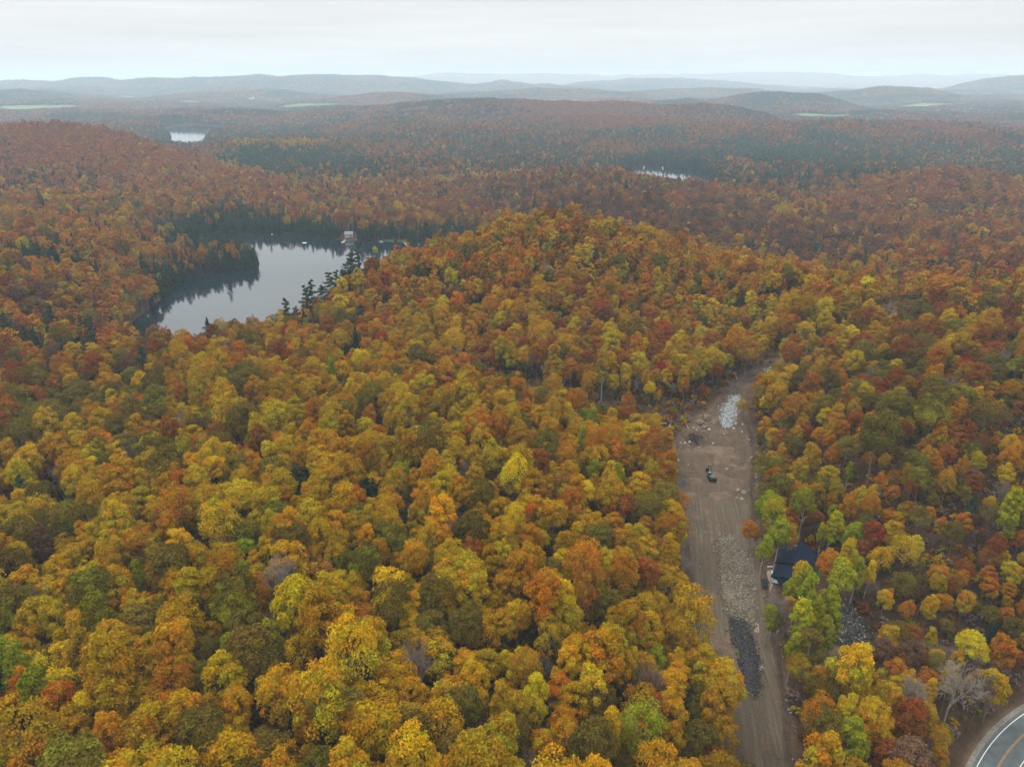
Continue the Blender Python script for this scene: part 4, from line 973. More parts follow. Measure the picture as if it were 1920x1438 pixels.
def noise(t, vec, scale, det=5, rough=.6):
    n = N(t, 'ShaderNodeTexNoise'); n.inputs['Scale'].default_value = scale; n.inputs['Detail'].default_value = det; n.inputs['Roughness'].default_value = rough
    t.links.new(vec, n.inputs['Vector']); return n
def ramp_(t, fac, stops):
    r = N(t, 'ShaderNodeValToRGB'); e = r.color_ramp.elements
    e[0].position = stops[0][0]; e[0].color = (*stops[0][1], 1); e[1].position = stops[-1][0]; e[1].color = (*stops[-1][1], 1)
    for p_, c_ in stops[1:-1]: q = e.new(p_); q.color = (*c_, 1)
    t.links.new(fac, r.inputs[0]); return r.outputs[0]
def mixrgb(t, f, a, b):
    m = N(t, 'ShaderNodeMixRGB')
    for s, v in ((m.inputs[0], f), (m.inputs[1], a), (m.inputs[2], b)):
        if isinstance(v, (float, int)): s.default_value = v
        elif isinstance(v, tuple): s.default_value = (*v, 1)
        else: t.links.new(v, s)
    return m.outputs[0]
n1 = noise(t, g_.outputs['Position'], .35, 8, .7); n2 = noise(t, g_.outputs['Position'], 2.2, 4)
floor_c = mixrgb(t, n2.outputs['Fac'], ramp_(t, n1.outputs['Fac'], [(.3, (0.018, 0.012, 0.008)), (.5, (0.043, 0.025, 0.014)), (.62, (0.090, 0.043, 0.013)), (.75, (0.139, 0.078, 0.016))]), (0.045, 0.028, 0.017))
n3 = noise(t, g_.outputs['Position'], .0035, 6); n4 = noise(t, g_.outputs['Position'], .03, 6, .75)
fieldc = ramp_(t, n3.outputs['Fac'], [(.35, (.09, .12, .05)), (.55, (.13, .17, .06)), (.7, (.20, .19, .09))])
farc = ramp_(t, n4.outputs['Fac'], [(.3, (.03, .045, .03)), (.45, (.10, .06, .04)), (.6, (.20, .09, .05)), (.75, (.24, .15, .05))])
n5 = noise(t, g_.outputs['Position'], .25, 8, .75)
dirtc = ramp_(t, n5.outputs['Fac'], [(.3, (0.059, 0.038, 0.024)), (.5, (0.098, 0.068, 0.045)), (.7, (0.144, 0.104, 0.071))])
c_ = mixrgb(t, sp_.outputs[0], floor_c, fieldc); c_ = mixrgb(t, sp_.outputs[1], c_, farc); c_ = mixrgb(t, sp_.outputs[2], c_, dirtc)
L.new(c_, p.inputs['Base Color'])
bp = N(t, 'ShaderNodeBump'); bp.inputs['Distance'].default_value = .4; bp.inputs['Strength'].default_value = .6; L.new(n2.outputs['Fac'], bp.inputs['Height']); L.new(bp.outputs[0], p.inputs['Normal'])
L.new(p.outputs[0], o.inputs[0])
M_GROUND = m_
tag(link('ground', ground()), 'leaf-covered forest floor rolling away to far hills', 'ground', None, 'structure')

# water
m_, t = mat('lake_water'); L = t.links
o = N(t, 'ShaderNodeOutputMaterial'); p = N(t, 'ShaderNodeBsdfPrincipled')
p.inputs['Base Color'].default_value = (.004, .012, .016, 1); p.inputs['Roughness'].default_value = .06; p.inputs['IOR'].default_value = 1.6
g_ = N(t, 'ShaderNodeNewGeometry'); n = noise(t, g_.outputs['Position'], .9, 3); n7 = noise(t, g_.outputs['Position'], .012, 3)
mr = N(t, 'ShaderNodeMapRange'); mr.inputs['From Min'].default_value = .4; mr.inputs['From Max'].default_value = .65; mr.inputs['To Min'].default_value = .04; mr.inputs['To Max'].default_value = .13; L.new(n7.outputs['Fac'], mr.inputs['Value'])
b = N(t, 'ShaderNodeBump'); b.inputs['Distance'].default_value = .12; L.new(mr.outputs[0], b.inputs['Strength']); L.new(n.outputs['Fac'], b.inputs['Height']); L.new(b.outputs[0], p.inputs['Normal'])
L.new(p.outputs[0], o.inputs[0]); M_WATER = m_
for L_, lb in ((lake_main, 'calm grey-blue lake with a wooded point reaching into it'), (lake_far, 'small bright white lake far off behind the ridge'), (lake_east, 'dark narrow lake beyond the hill with pale glints')):
    xs = [q[0] for q in L_]; ys = [q[1] for q in L_]; pad = 15
    V = [(min(xs) - pad, min(ys) - pad, LZ), (max(xs) + pad, min(ys) - pad, LZ), (max(xs) + pad, max(ys) + pad, LZ), (min(xs) - pad, max(ys) + pad, LZ)]
    # outline of the lake widened a little, under the banks
    c = np.mean(np.array(L_), 0)
    P = [(q[0] + (q[0] - c[0]) / math.hypot(*(np.array(q) - c)) * 8, q[1] + (q[1] - c[1]) / math.hypot(*(np.array(q) - c)) * 8) for q in L_]
    me = bpy.data.meshes.new('lake'); me.from_pydata(V, [], [(0, 1, 2, 3)]); me.materials.append(M_WATER)
    tag(link('lake', me), lb, 'lake', None, 'structure')

# ------------------------------------------------------------------ the dirt track and its stone
def track_uv(x, y):
    d, par = seg_dist(x, y, TRACK_C)
    i = np.clip(par.astype(int), 0, len(TRACK_C) - 2)
    P = np.array(TRACK_C)[:, :2]; dx = P[i + 1, 0] - P[i, 0]; dy = P[i + 1, 1] - P[i, 1]
    sg = np.sign((x - P[i, 0]) * dy - (y - P[i, 1]) * dx)
    cum = np.concatenate([[0], np.cumsum(np.hypot(*(P[1:] - P[:-1]).T))])
    al = cum[i] + (par - i) * (cum[i + 1] - cum[i])
    return d * sg, al
def soil_height(x, y):
    """worked soil on top of the bed"""
    a, al = track_uv(x, y)
    up = _ss(200, 250, y)
    z = .12 + (fbm(x, y, 5, 401, 3) - .5) * (.5 + 1.3 * up) + (.7 + .5 * vnoise(x / 6, y / 6, 7)) * np.exp(-((sdf(x, y, TRACK_POLY) + 2) / 1.4) ** 2)
    for c in (-4.6, -2.6, -.2, 1.7):
        z = z - .16 * np.exp(-((a - c - 1.1 * np.sin(al / 17 + c)) / .4) ** 2) * (1 - .4 * up)
    return z
def drape(name, poly, step, zfun, m, grow, label, cat, attrs=None, sink=True, kind='structure'):
    xs = [p[0] for p in poly]; ys = [p[1] for p in poly]
    X, Y = np.meshgrid(np.arange(min(xs) - 3, max(xs) + 3, step), np.arange(min(ys) - 3, max(ys) + 3, step))
    nx = X.shape[1]; ny = X.shape[0]; X = X.ravel(); Y = Y.ravel()
    s = sdf(X, Y, poly) + (fbm(X, Y, 6, 55, 3) - .5) * grow
    keep = s < grow * .5
    i = (np.arange(ny - 1)[:, None] * nx + np.arange(nx - 1)[None]).ravel()
    F = np.stack([i, i + 1, i + nx + 1, i + nx], 1)
    F = F[keep[F].all(1)]
    used = np.unique(F); mp_ = np.zeros(len(X), int); mp_[used] = np.arange(len(used)); F = mp_[F]; X = X[used]; Y = Y[used]; s = s[used]
    Z = height(X, Y) + zfun(X, Y, s)
    if sink: Z = Z - .7 * _ss(-.6, grow * .5, s)
    at = {'soil': ('POINT', 'FLOAT_COLOR', attrs(X, Y, s))} if attrs else None
    me = mesh_np(name, np.c_[X, Y, Z], F, [m], None, at, True)
    return tag(link(name, me), label, cat, None, kind)
m_, t = mat('track_soil'); L = t.links
o = N(t, 'ShaderNodeOutputMaterial'); p = N(t, 'ShaderNodeBsdfPrincipled'); p.inputs['Roughness'].default_value = .95; p.inputs['Specular IOR Level'].default_value = .1
at = N(t, 'ShaderNodeAttribute', attribute_type='GEOMETRY', attribute_name='soil'); g_ = N(t, 'ShaderNodeNewGeometry')
sx_ = N(t, 'ShaderNodeSeparateXYZ'); L.new(at.outputs['Vector'], sx_.inputs[0])
cb = N(t, 'ShaderNodeCombineXYZ'); ma = N(t, 'ShaderNodeMath', operation='MULTIPLY'); ma.inputs[1].default_value = .022
L.new(sx_.outputs[1], ma.inputs[0]); L.new(sx_.outputs[0], cb.inputs[0]); L.new(ma.outputs[0], cb.inputs[1])
ns = noise(t, cb.outputs[0], 1.5, 6, .7); nf = noise(t, g_.outputs['Position'], .35, 8, .75); nfine = noise(t, g_.outputs['Position'], 2.5, 5, .8)
base_ = ramp_(t, ns.outputs['Fac'], [(.36, (0.037, 0.028, 0.017)), (.46, (0.073, 0.058, 0.037)), (.54, (0.091, 0.074, 0.048)), (.64, (0.146, 0.123, 0.086))])
dark_ = ramp_(t, nf.outputs['Fac'], [(.36, (0.023, 0.014, 0.007)), (.5, (0.056, 0.033, 0.020)), (.64, (0.097, 0.064, 0.038))])
c_ = mixrgb(t, sx_.outputs[2], base_, dark_)
ru = N(t, 'ShaderNodeMath', operation='MULTIPLY'); ru.inputs[1].default_value = .8; L.new(at.outputs['Alpha'], ru.inputs[0])
c_ = mixrgb(t, ru.outputs[0], c_, (.055, .038, .026))
c_ = mixrgb(t, .35, c_, ramp_(t, nfine.outputs['Fac'], [(.3, (0.043, 0.034, 0.025)), (.5, (0.122, 0.091, 0.062)), (.7, (0.246, 0.195, 0.144))]))
L.new(c_, p.inputs['Base Color']); bp = N(t, 'ShaderNodeBump'); bp.inputs['Distance'].default_value = .5; bp.inputs['Strength'].default_value = .9
L.new(nfine.outputs['Fac'], bp.inputs['Height']); L.new(bp.outputs[0], p.inputs['Normal']); L.new(p.outputs[0], o.inputs[0]); M_SOIL = m_
def soil_attr(x, y, s):
    a, al = track_uv(x, y)
    k = np.maximum(_ss(-4.0, -.5, s + (fbm(x, y, 8, 91) - .5) * 5), _ss(228, 262, y + (fbm(x, y, 14, 93) - .5) * 50) * .85)
    rut = np.zeros(len(x))
    for c, ph, wl in ((-5.6, 0, 17), (-3.9, 0, 17), (-1.3, 1.2, 24), (.5, 1.2, 24), (2.2, 2.6, 13), (3.9, 2.6, 13), (-7.5, 3, 30)):
        rut = np.maximum(rut, np.exp(-((a - c - 1.5 * np.sin(al / wl + ph)) / .33) ** 2) * _ss(.32, .55, fbm(al, a * 0 + c, 14, 801)))
    return np.c_[a, al, k, rut]
drape('dirt_track', TRACK_POLY, .5, lambda x, y, s: soil_height(x, y), M_SOIL, 4.0, 'wide rutted brown dirt track cut through the woods', 'dirt track', soil_attr)
drape('driveway', [*[(a + 3.2, b) for a, b, *_ in DRIVE], *[(a - 3.0, b - .5) for a, b, *_ in DRIVE[::-1]]], .8, lambda x, y, s: .13 + (fbm(x, y, 4, 402, 3) - .5) * .2,
      simple('driveway_soil', (.21, .165, .125), .95, 0, .7, .3, .3), 1.6, 'pale brown driveway running from the track to the dark house', 'driveway')

M_STONE = [simple('stone_%d' % i, c, .9, 0, 1.5, .2) for i, c in enumerate([(0.129, 0.110, 0.080), (0.091, 0.075, 0.055), (0.188, 0.165, 0.125)])]
M_DSTONE = [simple('dark_stone_%d' % i, c, .9, 0, 1.5, .2) for i, c in enumerate([(.040, .038, .038), (.062, .058, .055), (.022, .021, .021)])]
M_WSTONE = [simple('white_stone_%d' % i, c, .8, 0, 1.5, .15) for i, c in enumerate([(0.202, 0.223, 0.230), (0.133, 0.133, 0.129), (0.320, 0.348, 0.362)])]
_t = (1 + 5 ** .5) / 2
ICO_V = unit(np.array([(-1, _t, 0), (1, _t, 0), (-1, -_t, 0), (1, -_t, 0), (0, -1, _t), (0, 1, _t), (0, -1, -_t), (0, 1, -_t), (_t, 0, -1), (_t, 0, 1), (-_t, 0, -1), (-_t, 0, 1)]))
ICO_F = np.array([(0, 11, 5), (0, 5, 1), (0, 1, 7), (0, 7, 10), (0, 10, 11), (1, 5, 9), (5, 11, 4), (11, 10, 2), (10, 7, 6), (7, 1, 8), (3, 9, 4), (3, 4, 2), (3, 2, 6), (3, 6, 8), (3, 8, 9), (4, 9, 5), (2, 4, 11), (6, 2, 10), (8, 6, 7), (9, 8, 1)])
def stones(name, x, y, z, sz, mats, label, cat, g, kind='stuff', group=None):
    n = len(x)
    V = ICO_V[None] * (1 + g.uniform(-.28, .28, (n, 12, 1))) * sz[:, None, None] * g.uniform(.6, 1.25, (n, 1, 3))
    V = V + np.c_[x, y, z][:, None]
    F = ICO_F[None] + (np.arange(n) * 12)[:, None, None]
    mi = np.repeat(g.integers(0, len(mats), n), 20)
    me = mesh_np(name, V.reshape(-1, 3), F.reshape(-1, 3), mats, mi)
    return tag(link(name, me), label, cat, group, kind)
def heap(name, poly, n, s0, s1, hgt, mats, mbase, label, g, power=4.0, cat='rubble'):
    xs = [p[0] for p in poly]; ys = [p[1] for p in poly]
    hp = lambda x, y, s: .25 + hgt * _ss(0, 5, -s) * (.5 + fbm(x, y, 5, 71))
    b = drape(name + '_bed', poly, .7, hp, mbase, 1.4, label.replace('stones', 'grit').replace('blocks', 'grit'), cat, None, True)
    X = g.uniform(min(xs) - 1, max(xs) + 1, n * 6); Y = g.uniform(min(ys) - 1, max(ys) + 1, n * 6)
    s = sdf(X, Y, poly); k = s + (fbm(X, Y, 5, 77) - .5) * 2 < g.normal(0, .9, len(s)); X = X[k][:n]; Y = Y[k][:n]; s = s[k][:n]
    sz = s0 + (s1 - s0) * g.random(len(X)) ** power
    return stones(name, X, Y, height(X, Y) + hp(X, Y, s) + sz * .2, sz, mats, label, cat, g)
g2 = np.random.default_rng(21)
M_LAWN = simple('mown_grass', (.028, .058, .018), .95, 0, .8, .35, .3)
drape('lawn', LAWN, .8, lambda x, y, s: .12, M_LAWN, 1.2, 'dark green lawn behind the dark house', 'lawn')
drape('lawn', LAKE_LAWN, 1.5, lambda x, y, s: .12, M_LAWN, 2, 'green lawn strip on the lake shore by the dark cabin', 'lawn')
M_GRIT = simple('grey_grit', (0.105, 0.086, 0.060), .95, 0, 1.6, .35, .5)
M_DGRIT = simple('dark_grit', (0.034, 0.034, 0.038), .95, 0, 1.6, .4, .5)
RUB = [PZ(*p) for p in [(1347, 1010, 0), (1372, 1002, 0), (1392, 1030, 0), (1412, 1070, 0), (1416, 1120, 0), (1414, 1178, 0), (1398, 1165, 0), (1376, 1160, 0), (1364, 1150, 0), (1352, 1090, 0)]]
heap('stone_rubble', RUB, 11000, .07, .36, 1.5, M_STONE, M_GRIT, 'pale grey broken stones banked along the dirt track', g2)
DG = [PZ(*p) for p in [(1372, 1162, 0), (1394, 1160, 0), (1410, 1190, 0), (1418, 1240, 0), (1423, 1290, 0), (1417, 1310, 0), (1402, 1286, 0), (1390, 1245, 0), (1378, 1200, 0)]]
heap('dark_gravel', DG, 5000, .08, .3, .8, M_DSTONE, M_DGRIT, 'long charcoal pile of gravel stones below the pale rubble', g2, cat='gravel')
heap('dark_rubble', DARK_PILE, 2600, .14, .5, .9, M_DSTONE + M_DSTONE + [M_STONE[2]], M_DGRIT, 'blue-black broken stones with pale specks beside the lime trees', g2)
WR = [PZ(*p) for p in [(1354, 800, 3.5), (1352, 776, 4.5), (1360, 752, 6), (1374, 742, 7), (1390, 746, 7), (1394, 765, 5.5), (1384, 786, 4), (1368, 803, 3)]]
heap('white_rubble', WR, 3200, .1, .5, .5, M_WSTONE, simple('white_grit', (.30, .31, .31), .9, 0, 1, .3, .5), 'blue-white blasted blocks heaped at the head of the track', g2)
WR2 = [PZ(*p) for p in [(1424, 716, 10), (1430, 698, 11), (1450, 688, 13), (1458, 700, 12), (1440, 718, 10)]]
heap('white_rubble', WR2, 240, .25, .9, .6, M_WSTONE, simple('white_grit_2', (.4, .38, .37), .9, 0, 1, .3, .5), 'small white patch of blasted blocks higher up the cut', g2)
# loose stones strewn over the track
n = 2600; X = g2.uniform(45, 180, n); Y = g2.uniform(110, 400, n); k = sdf(X, Y, TRACK_POLY) < 1; X = X[k]; Y = Y[k]
wgt = g2.random(len(X)) < np.where(np.abs(track_uv(X, Y)[0]) > 5, 1, .25); X = X[wgt]; Y = Y[wgt]
sz = .08 + .32 * g2.random(len(X)) ** 3
stones('loose_stones', X, Y, height(X, Y) + soil_height(X, Y), sz, M_STONE + [M_DSTONE[1]], 'loose stones strewn over the worked soil', 'stones', g2)
n = 800; X = g2.uniform(70, 110, n); Y = g2.uniform(262, 320, n); k = (sdf(X, Y, TRACK_POLY) < -1) & (fbm(X, Y, 9, 5) > .5); X = X[k]; Y = Y[k]
stones('pale_stones', X, Y, height(X, Y) + soil_height(X, Y), .15 + .6 * g2.random(len(X)) ** 3, M_WSTONE + M_STONE, 'pale stones spilled down from the white blocks', 'stones', g2)

def rock_mesh(name, r, g, mats, flat=.75):
    V = ICO_V.copy(); F = [tuple(f) for f in ICO_F]
    for _ in range(2):
        cache = {}; V = list(V); F2 = []
        def mid(a, b):
            k = (min(a, b), max(a, b))
            if k not in cache: cache[k] = len(V); V.append((np.array(V[a]) + np.array(V[b])) / 2)
            return cache[k]
        for a, b, c in F:
            x, y, z = mid(a, b), mid(b, c), mid(c, a); F2 += [(a, x, z), (b, y, x), (c, z, y), (x, y, z)]
        F = F2
    V = unit(np.array(V))
    for _ in range(9):                                    # cut by planes: broken faces
        d = unit(g.normal(size=3)); h_ = g.uniform(.55, .85); k = V @ d; V = V - np.maximum(k - h_, 0)[:, None] * d
    V = V * np.array([1, g.uniform(.7, 1), flat]) * r
    return mesh_np(name, V, np.array(F), mats)
BOULD = [(1384, 921, 1.0, 'broad grey boulder, topmost of the heap at the right edge of the track'), (1394, 925, 1.35, 'largest pale boulder in the middle of the heap beside the track'), (1404, 921, .8, 'small pale boulder at the far right of the boulder heap'), (1391, 938, 1.0, 'round tan boulder at the foot of the boulder heap'),
         (1401, 936, .8, 'small tan boulder lowest on the right of the boulder heap'), (1383, 934, .65, 'smallest boulder at the left foot of the boulder heap'), (1419, 915, .8, 'pale boulder lying alone nearest the boulder heap under the trees'), (1430, 918, .7, 'grey boulder half under the yellow trees at the clearing edge'),
         (1363, 881, .9, 'white slab-like boulder lying out on the bare soil above the digger'), (1417, 897, .8, 'white boulder at the edge of the trees above the boulder heap'), (1418, 880, .6, 'small white boulder highest up the right edge of the track'), (1346, 905, .55, 'small grey boulder on the soil beside the digger'),
         (1470, 1321, .45, 'uppermost of the white boulders on the brown bank low in the photo'), (1478, 1319, .5, 'second highest white boulder on the brown bank'), (1479, 1331, .55, 'third white boulder down the brown bank'), (1482, 1338, .5, 'lowest white boulder of the little line on the brown bank'), (1487, 1424, .45, 'lone white boulder low on the brown bank at the bottom edge')]
for u, v, r, lb in BOULD:
    x, y, z, _ = hit(u, v, .3)
    o = link('boulder', rock_mesh('boulder', r, g2, [M_WSTONE[1] if 'white' in lb else M_STONE[2]]), None, (x, y, z + r * .3 + .15), (0, 0, g2.uniform(0, 6)))
    tag(o, lb, 'boulder', 'boulders along the dirt track')
M_LEDGE = simple('ochre_rock', (.13, .085, .05), .9, 0, .9, .45, .6, (.20, .155, .11))
for u, v, r, lb in [(1312, 792, 2.2, 'ochre rock ledge, lower left of the blasted cut face'), (1326, 782, 2.8, 'tall ochre rock ledge in the middle of the cut face'), (1340, 792, 1.8, 'ochre rock ledge beside the white blocks'), (1322, 802, 1.3, 'low tan ledge spilling onto the soil under the cut face')]:
    x, y, z, _ = hit(u, v, 1)
    tag(link('rock_ledge', rock_mesh('rock_ledge', r, g2, [M_LEDGE], .8), None, (x, y, z + .6), (0, 0, g2.uniform(0, 6))), lb, 'rock ledge', 'rock ledges of the cut face')
def log_obj(u0, v0, u1, v1, z, r, lb, pale=True):
    a = np.array(PZ(u0, v0, z)); b = np.array(PZ(u1, v1, z)); a[2] = height(a[:1], a[1:2])[0] + .5; b[2] = height(b[:1], b[1:2])[0] + .7
    m = MB(); mid = (a + b) / 2 + np.array([.1, .2, .15]); m.tube(a, mid, r, r * .85); m.tube(mid, b, r * .85, r * .5)
    for k in (.35, .55, .75):
        q = a + (b - a) * k; m.tube(q, q + np.array([g2.uniform(-1, 1), g2.uniform(-.6, 1), 1.0]), r * .4, r * .12, 5)
    tag(m.build('fallen_log', M_BARK_PALE if pale else M_BARK), lb, 'log', 'fallen logs by the cut')
for a in [(1233, 800, 1249, 798, 3, .28, 'white fallen log lying level in the gully left of the cut'), (1284, 793, 1293, 806, 3, .22, 'pale log leaning down the brown bank beside the dark brush'), (1252, 806, 1260, 792, 3, .2, 'thin pale log standing steeply in the gully'), (1375, 705, 1386, 726, 8, .25, 'grey log lying down the bank above the white blocks'), (1090, 772, 1118, 780, 6, .25, 'long grey log in the gully under the central hill'), (1060, 768, 1085, 775, 6, .2, 'short grey log at the gully end nearest the golden trees')]:
    log_obj(*a)
# brush: heaps of cut twigs
def brush(u, v, z, R, lb, col, n=420):
    x0, y0, z0 = PZ(u, v, z); A = g2.normal(size=(n, 3)) * np.array([R * .5, R * .5, .5]); A[:, 2] = np.abs(A[:, 2]); D = unit(g2.normal(size=(n, 3)) * np.array([1, 1, .5])) * g2.uniform(.6, 2.2, (n, 1))
    A[:, 0] += x0; A[:, 1] += y0; A[:, 2] += height(A[:, 0], A[:, 1]) + .2
    V, F = prisms(A, A + D, np.full(n, .06), np.full(n, .02), 3)
    tag(link('brush_pile', mesh_np('brush_pile', V, F, [simple('brush_twigs', col, .9, 0, 1, .4)])), lb, 'brush pile', None, 'stuff')
brush(1300, 822, 2, 5.5, 'dark heap of cut brush at the left edge of the clearing', (.035, .028, .024), 700)
brush(1385, 690, 11, 7, 'dark tangle of cut brush above the white blocks', (.05, .042, .036), 800)
brush(1410, 705, 10, 6, 'grey tangle of cut brush beside the upper white patch', (.13, .11, .10), 700)
brush(1375, 728, 8, 5, 'pale grey brush on the bank over the white blocks', (.20, .17, .15), 600)
brush(1270, 905, 0, 5, 'grey brush under the trees left of the track', (.13, .115, .105), 600)
brush(1320, 1235, 0, 4, 'brown brush at the left edge of the lower track', (.09, .06, .05), 500)

gl = np.random.default_rng(77)
n = 9000; X = gl.uniform(45, 215, n); Y = gl.uniform(95, 440, n); sdd = sdf(X, Y, TRACK_POLY) + (fbm(X, Y, 8, 331) - .5) * 6
k = (sdd > -2.6) & (sdd < 3.5); X = X[k]; Y = Y[k]; m_n = len(X)
P_ = np.c_[X, Y, height(X, Y) + np.where(sdf(X, Y, TRACK_POLY) < .5, soil_height(X, Y), 0) + .06]
V, F = cards(P_, unit(gl.normal(size=(m_n, 3)) * .4 + np.array([0, 0, 1])), gl.uniform(.15, .6, m_n), gl)
tag(link('fallen_leaves', mesh_np('fallen_leaves', V, F, [simple('leaf_litter', (.20, .10, .03), .9, 0, .6, .6), simple('brown_litter', (.07, .04, .024), .9, 0, .6, .4)], gl.integers(0, 2, m_n))), 'brown and gold fallen leaves drifted along the track edges', 'fallen leaves', None, 'stuff')
n = 700; X = gl.uniform(45, 215, n); Y = gl.uniform(95, 440, n); sdd = sdf(X, Y, TRACK_POLY); k = (sdd > -2.2) & (sdd < 4); X = X[k]; Y = Y[k]; n = len(X)
A_ = np.c_[X, Y, height(X, Y) + .25]; an_ = gl.uniform(0, 6.28, n); ln_ = gl.uniform(.8, 3.6, n)
V, F = prisms(A_, A_ + np.c_[np.cos(an_) * ln_, np.sin(an_) * ln_, gl.uniform(-.1, .5, n)], gl.uniform(.05, .13, n), gl.uniform(.02, .06, n), 5)
tag(link('woody_debris', mesh_np('woody_debris', V, F, [M_BARK, M_BARK_PALE], gl.integers(0, 2, len(F)))), 'broken branches and roots left along both edges of the track', 'debris', None, 'stuff')

# ------------------------------------------------------------------ road
M_ASPH = simple('asphalt', (0.070, 0.082, 0.086), .85, 0, .5, .18, .1)
M_SHLD = simple('road_shoulder', (0.139, 0.127, 0.111), .95, 0, 1.2, .3, .2)
M_WLINE = simple('white_line', (0.590, 0.607, 0.590), .7, 0, 2, .1); M_YLINE = simple('orange_line', (.27, .155, .05), .7, 0, 2, .12)
def arc(name, r0, r1, dz, m, label, cat):
    an = np.linspace(math.radians(170), math.radians(62), 190)
    V = [(RCX + r * math.cos(a), RCY + r * math.sin(a), ROAD_Z + dz) for r in (r0, r1) for a in an]
    n = len(an); F = np.array([(i + 1, i, n + i, n + i + 1) for i in range(n - 1)])
    tag(link(name, mesh_np(name, V, F, [m])), label, cat, None, 'structure')
arc('road_shoulder', RR_C - 5.4, RR_C + 5.6, .07, M_SHLD, 'gravel shoulders on both sides of the paved road', 'road shoulder')
arc('road', RR_C - 4.4, RR_C + 4.4, .11, M_ASPH, 'grey-blue paved road curving through the bottom corner', 'road')
arc('road_marking', RR_C + 3.45, RR_C + 3.6, .125, M_WLINE, 'white edge line on the outer side of the bend', 'road marking')
arc('road_marking', RR_C - 3.6, RR_C - 3.45, .125, M_WLINE, 'white edge line on the inner side of the bend', 'road marking')
arc('road_marking', RR_C + .06, RR_C + .2, .125, M_YLINE, 'outer orange line along the middle of the road', 'road marking')
arc('road_marking', RR_C - .2, RR_C - .06, .125, M_YLINE, 'inner orange line along the middle of the road', 'road marking')

# ------------------------------------------------------------------ the dark house
M_ROOF = simple('navy_shingles', (.008, .015, .030), .95, 0, 2.5, .3, .3)
M_WALL = simple('dark_siding', (.030, .042, .052), .8, 0, 1.5, .15); M_GLASS = simple('window_glass', (.03, .04, .05), .1, 0, 1, .1)
M_WHITE = simple('white_paint', (0.590, 0.607, 0.607), .6, 0, 1, .08); M_BRICK = simple('chimney_brick', (0.164, 0.082, 0.066), .9, 0, 4, .3)
M_GREY = simple('grey_metal', (.28, .30, .30), .5, .4, 2, .2); M_BLACK = simple('black_rubber', (.015, .015, .016), .8, 0, 3, .2); M_WOOD = simple('weathered_wood', (.24, .19, .14), .85, 0, 3, .3)
def gable(m, cx, cy, lx, ly, z0, z1, th=.25, along='x'):
    """two pitched slabs with real thickness"""
    if along == 'x':
        for s in (-1, 1):
            m.add([(cx - lx / 2, cy + s * ly / 2, z0), (cx + lx / 2, cy + s * ly / 2, z0), (cx + lx / 2, cy, z1), (cx - lx / 2, cy, z1),
                   (cx - lx / 2, cy + s * ly / 2, z0 + th), (cx + lx / 2, cy + s * ly / 2, z0 + th), (cx + lx / 2, cy, z1 + th), (cx - lx / 2, cy, z1 + th)],
                  [(0, 1, 2, 3), (7, 6, 5, 4), (4, 5, 1, 0), (5, 6, 2, 1), (7, 4, 0, 3)])
def house_walls(m, cx, cy, lx, ly, h, zr):
    m.box((cx, cy, h / 2 - .4), (lx, ly, h + .8))
    for s in (-1, 1):
        x = cx + s * lx / 2
        m.add([(x, cy - ly / 2, h), (x, cy + ly / 2, h), (x, cy, zr), (x - s * .2, cy - ly / 2, h), (x - s * .2, cy + ly / 2, h), (x - s * .2, cy, zr)], [(0, 1, 2), (5, 4, 3), (0, 3, 4, 1), (1, 4, 5, 2), (2, 5, 3, 0)])
def window(parent, c, w_, h_, rz, mf=None, mg=None):
    f = MB(); 
    M = Matrix.Rotation(rz, 3, 'Z')
    for dx, dz, sx2, sz2 in ((0, h_ / 2, w_ + .12, .1), (0, -h_ / 2, w_ + .12, .1), (-w_ / 2, 0, .1, h_ - .1), (w_ / 2, 0, .1, h_ - .1), (0, 0, .06, h_ - .1)):
        p_ = M @ Vector((dx, 0, dz)); f.box((c[0] + p_.x, c[1] + p_.y, c[2] + dz), (sx2, .12, sz2), rz)
    fo = f.build('window', mf or M_WHITE, parent)
    g_ = MB(); g_.box(c, (w_ - .1, .05, h_ - .1), rz); g_.build('pane', mg or M_GLASS, fo)
h0 = empty('house', (HOUSE[0], HOUSE[1], HOUSE[2]), math.radians(57), 'dark house with long navy shingle roof beside the driveway, ringed by lime trees', 'house')
m = MB(); house_walls(m, 3.5, 0, 12, 9.5, 3.1, 4.9); house_walls(m, -6.2, .6, 7.6, 7, 2.7, 4.0); m.build('wall', M_WALL, h0)
m = MB(); gable(m, 3.5, 0, 13.2, 10.9, 2.85, 5.0); m.build('roof', M_ROOF, h0)
r2 = MB(); gable(r2, -6.6, .6, 8.3, 8.2, 2.45, 4.1); r2.build('wing_roof', M_ROOF, h0)
m = MB(); m.box((5.5, 1.2, 5.2), (.8, .7, 1.8)); m.box((5.5, 1.2, 6.15), (1.0, .9, .15)); m.build('chimney', M_BRICK, h0)
for x in (-.5, 2.5, 5.5, 8.2): window(h0, (x, -4.78, 1.6), 1.3, 1.2, 0)
for x in (-.5, 3.5, 7): window(h0, (x, 4.78, 1.6), 1.3, 1.2, 0)
for y in (-2, 2): window(h0, (9.53, y, 1.6), 1.2, 1.2, math.pi / 2)
d = MB(); d.box((-10.03, .6, 1.15), (.1, 4.6, 2.3)); 
for k in range(3): d.box((-10.1, .6, .5 + k * .7), (.06, 4.4, .06))
d.build('garage_door', M_WALL, h0)
d = MB(); d.box((-4.2, -2.95, 1.0), (1.0, .1, 2.0)); dd = d.build('door', M_WHITE, h0); q = MB(); q.tube((-3.85, -3.02, 1.0), (-3.85, -3.1, 1.0), .04, .04); q.build('handle', M_GREY, dd)
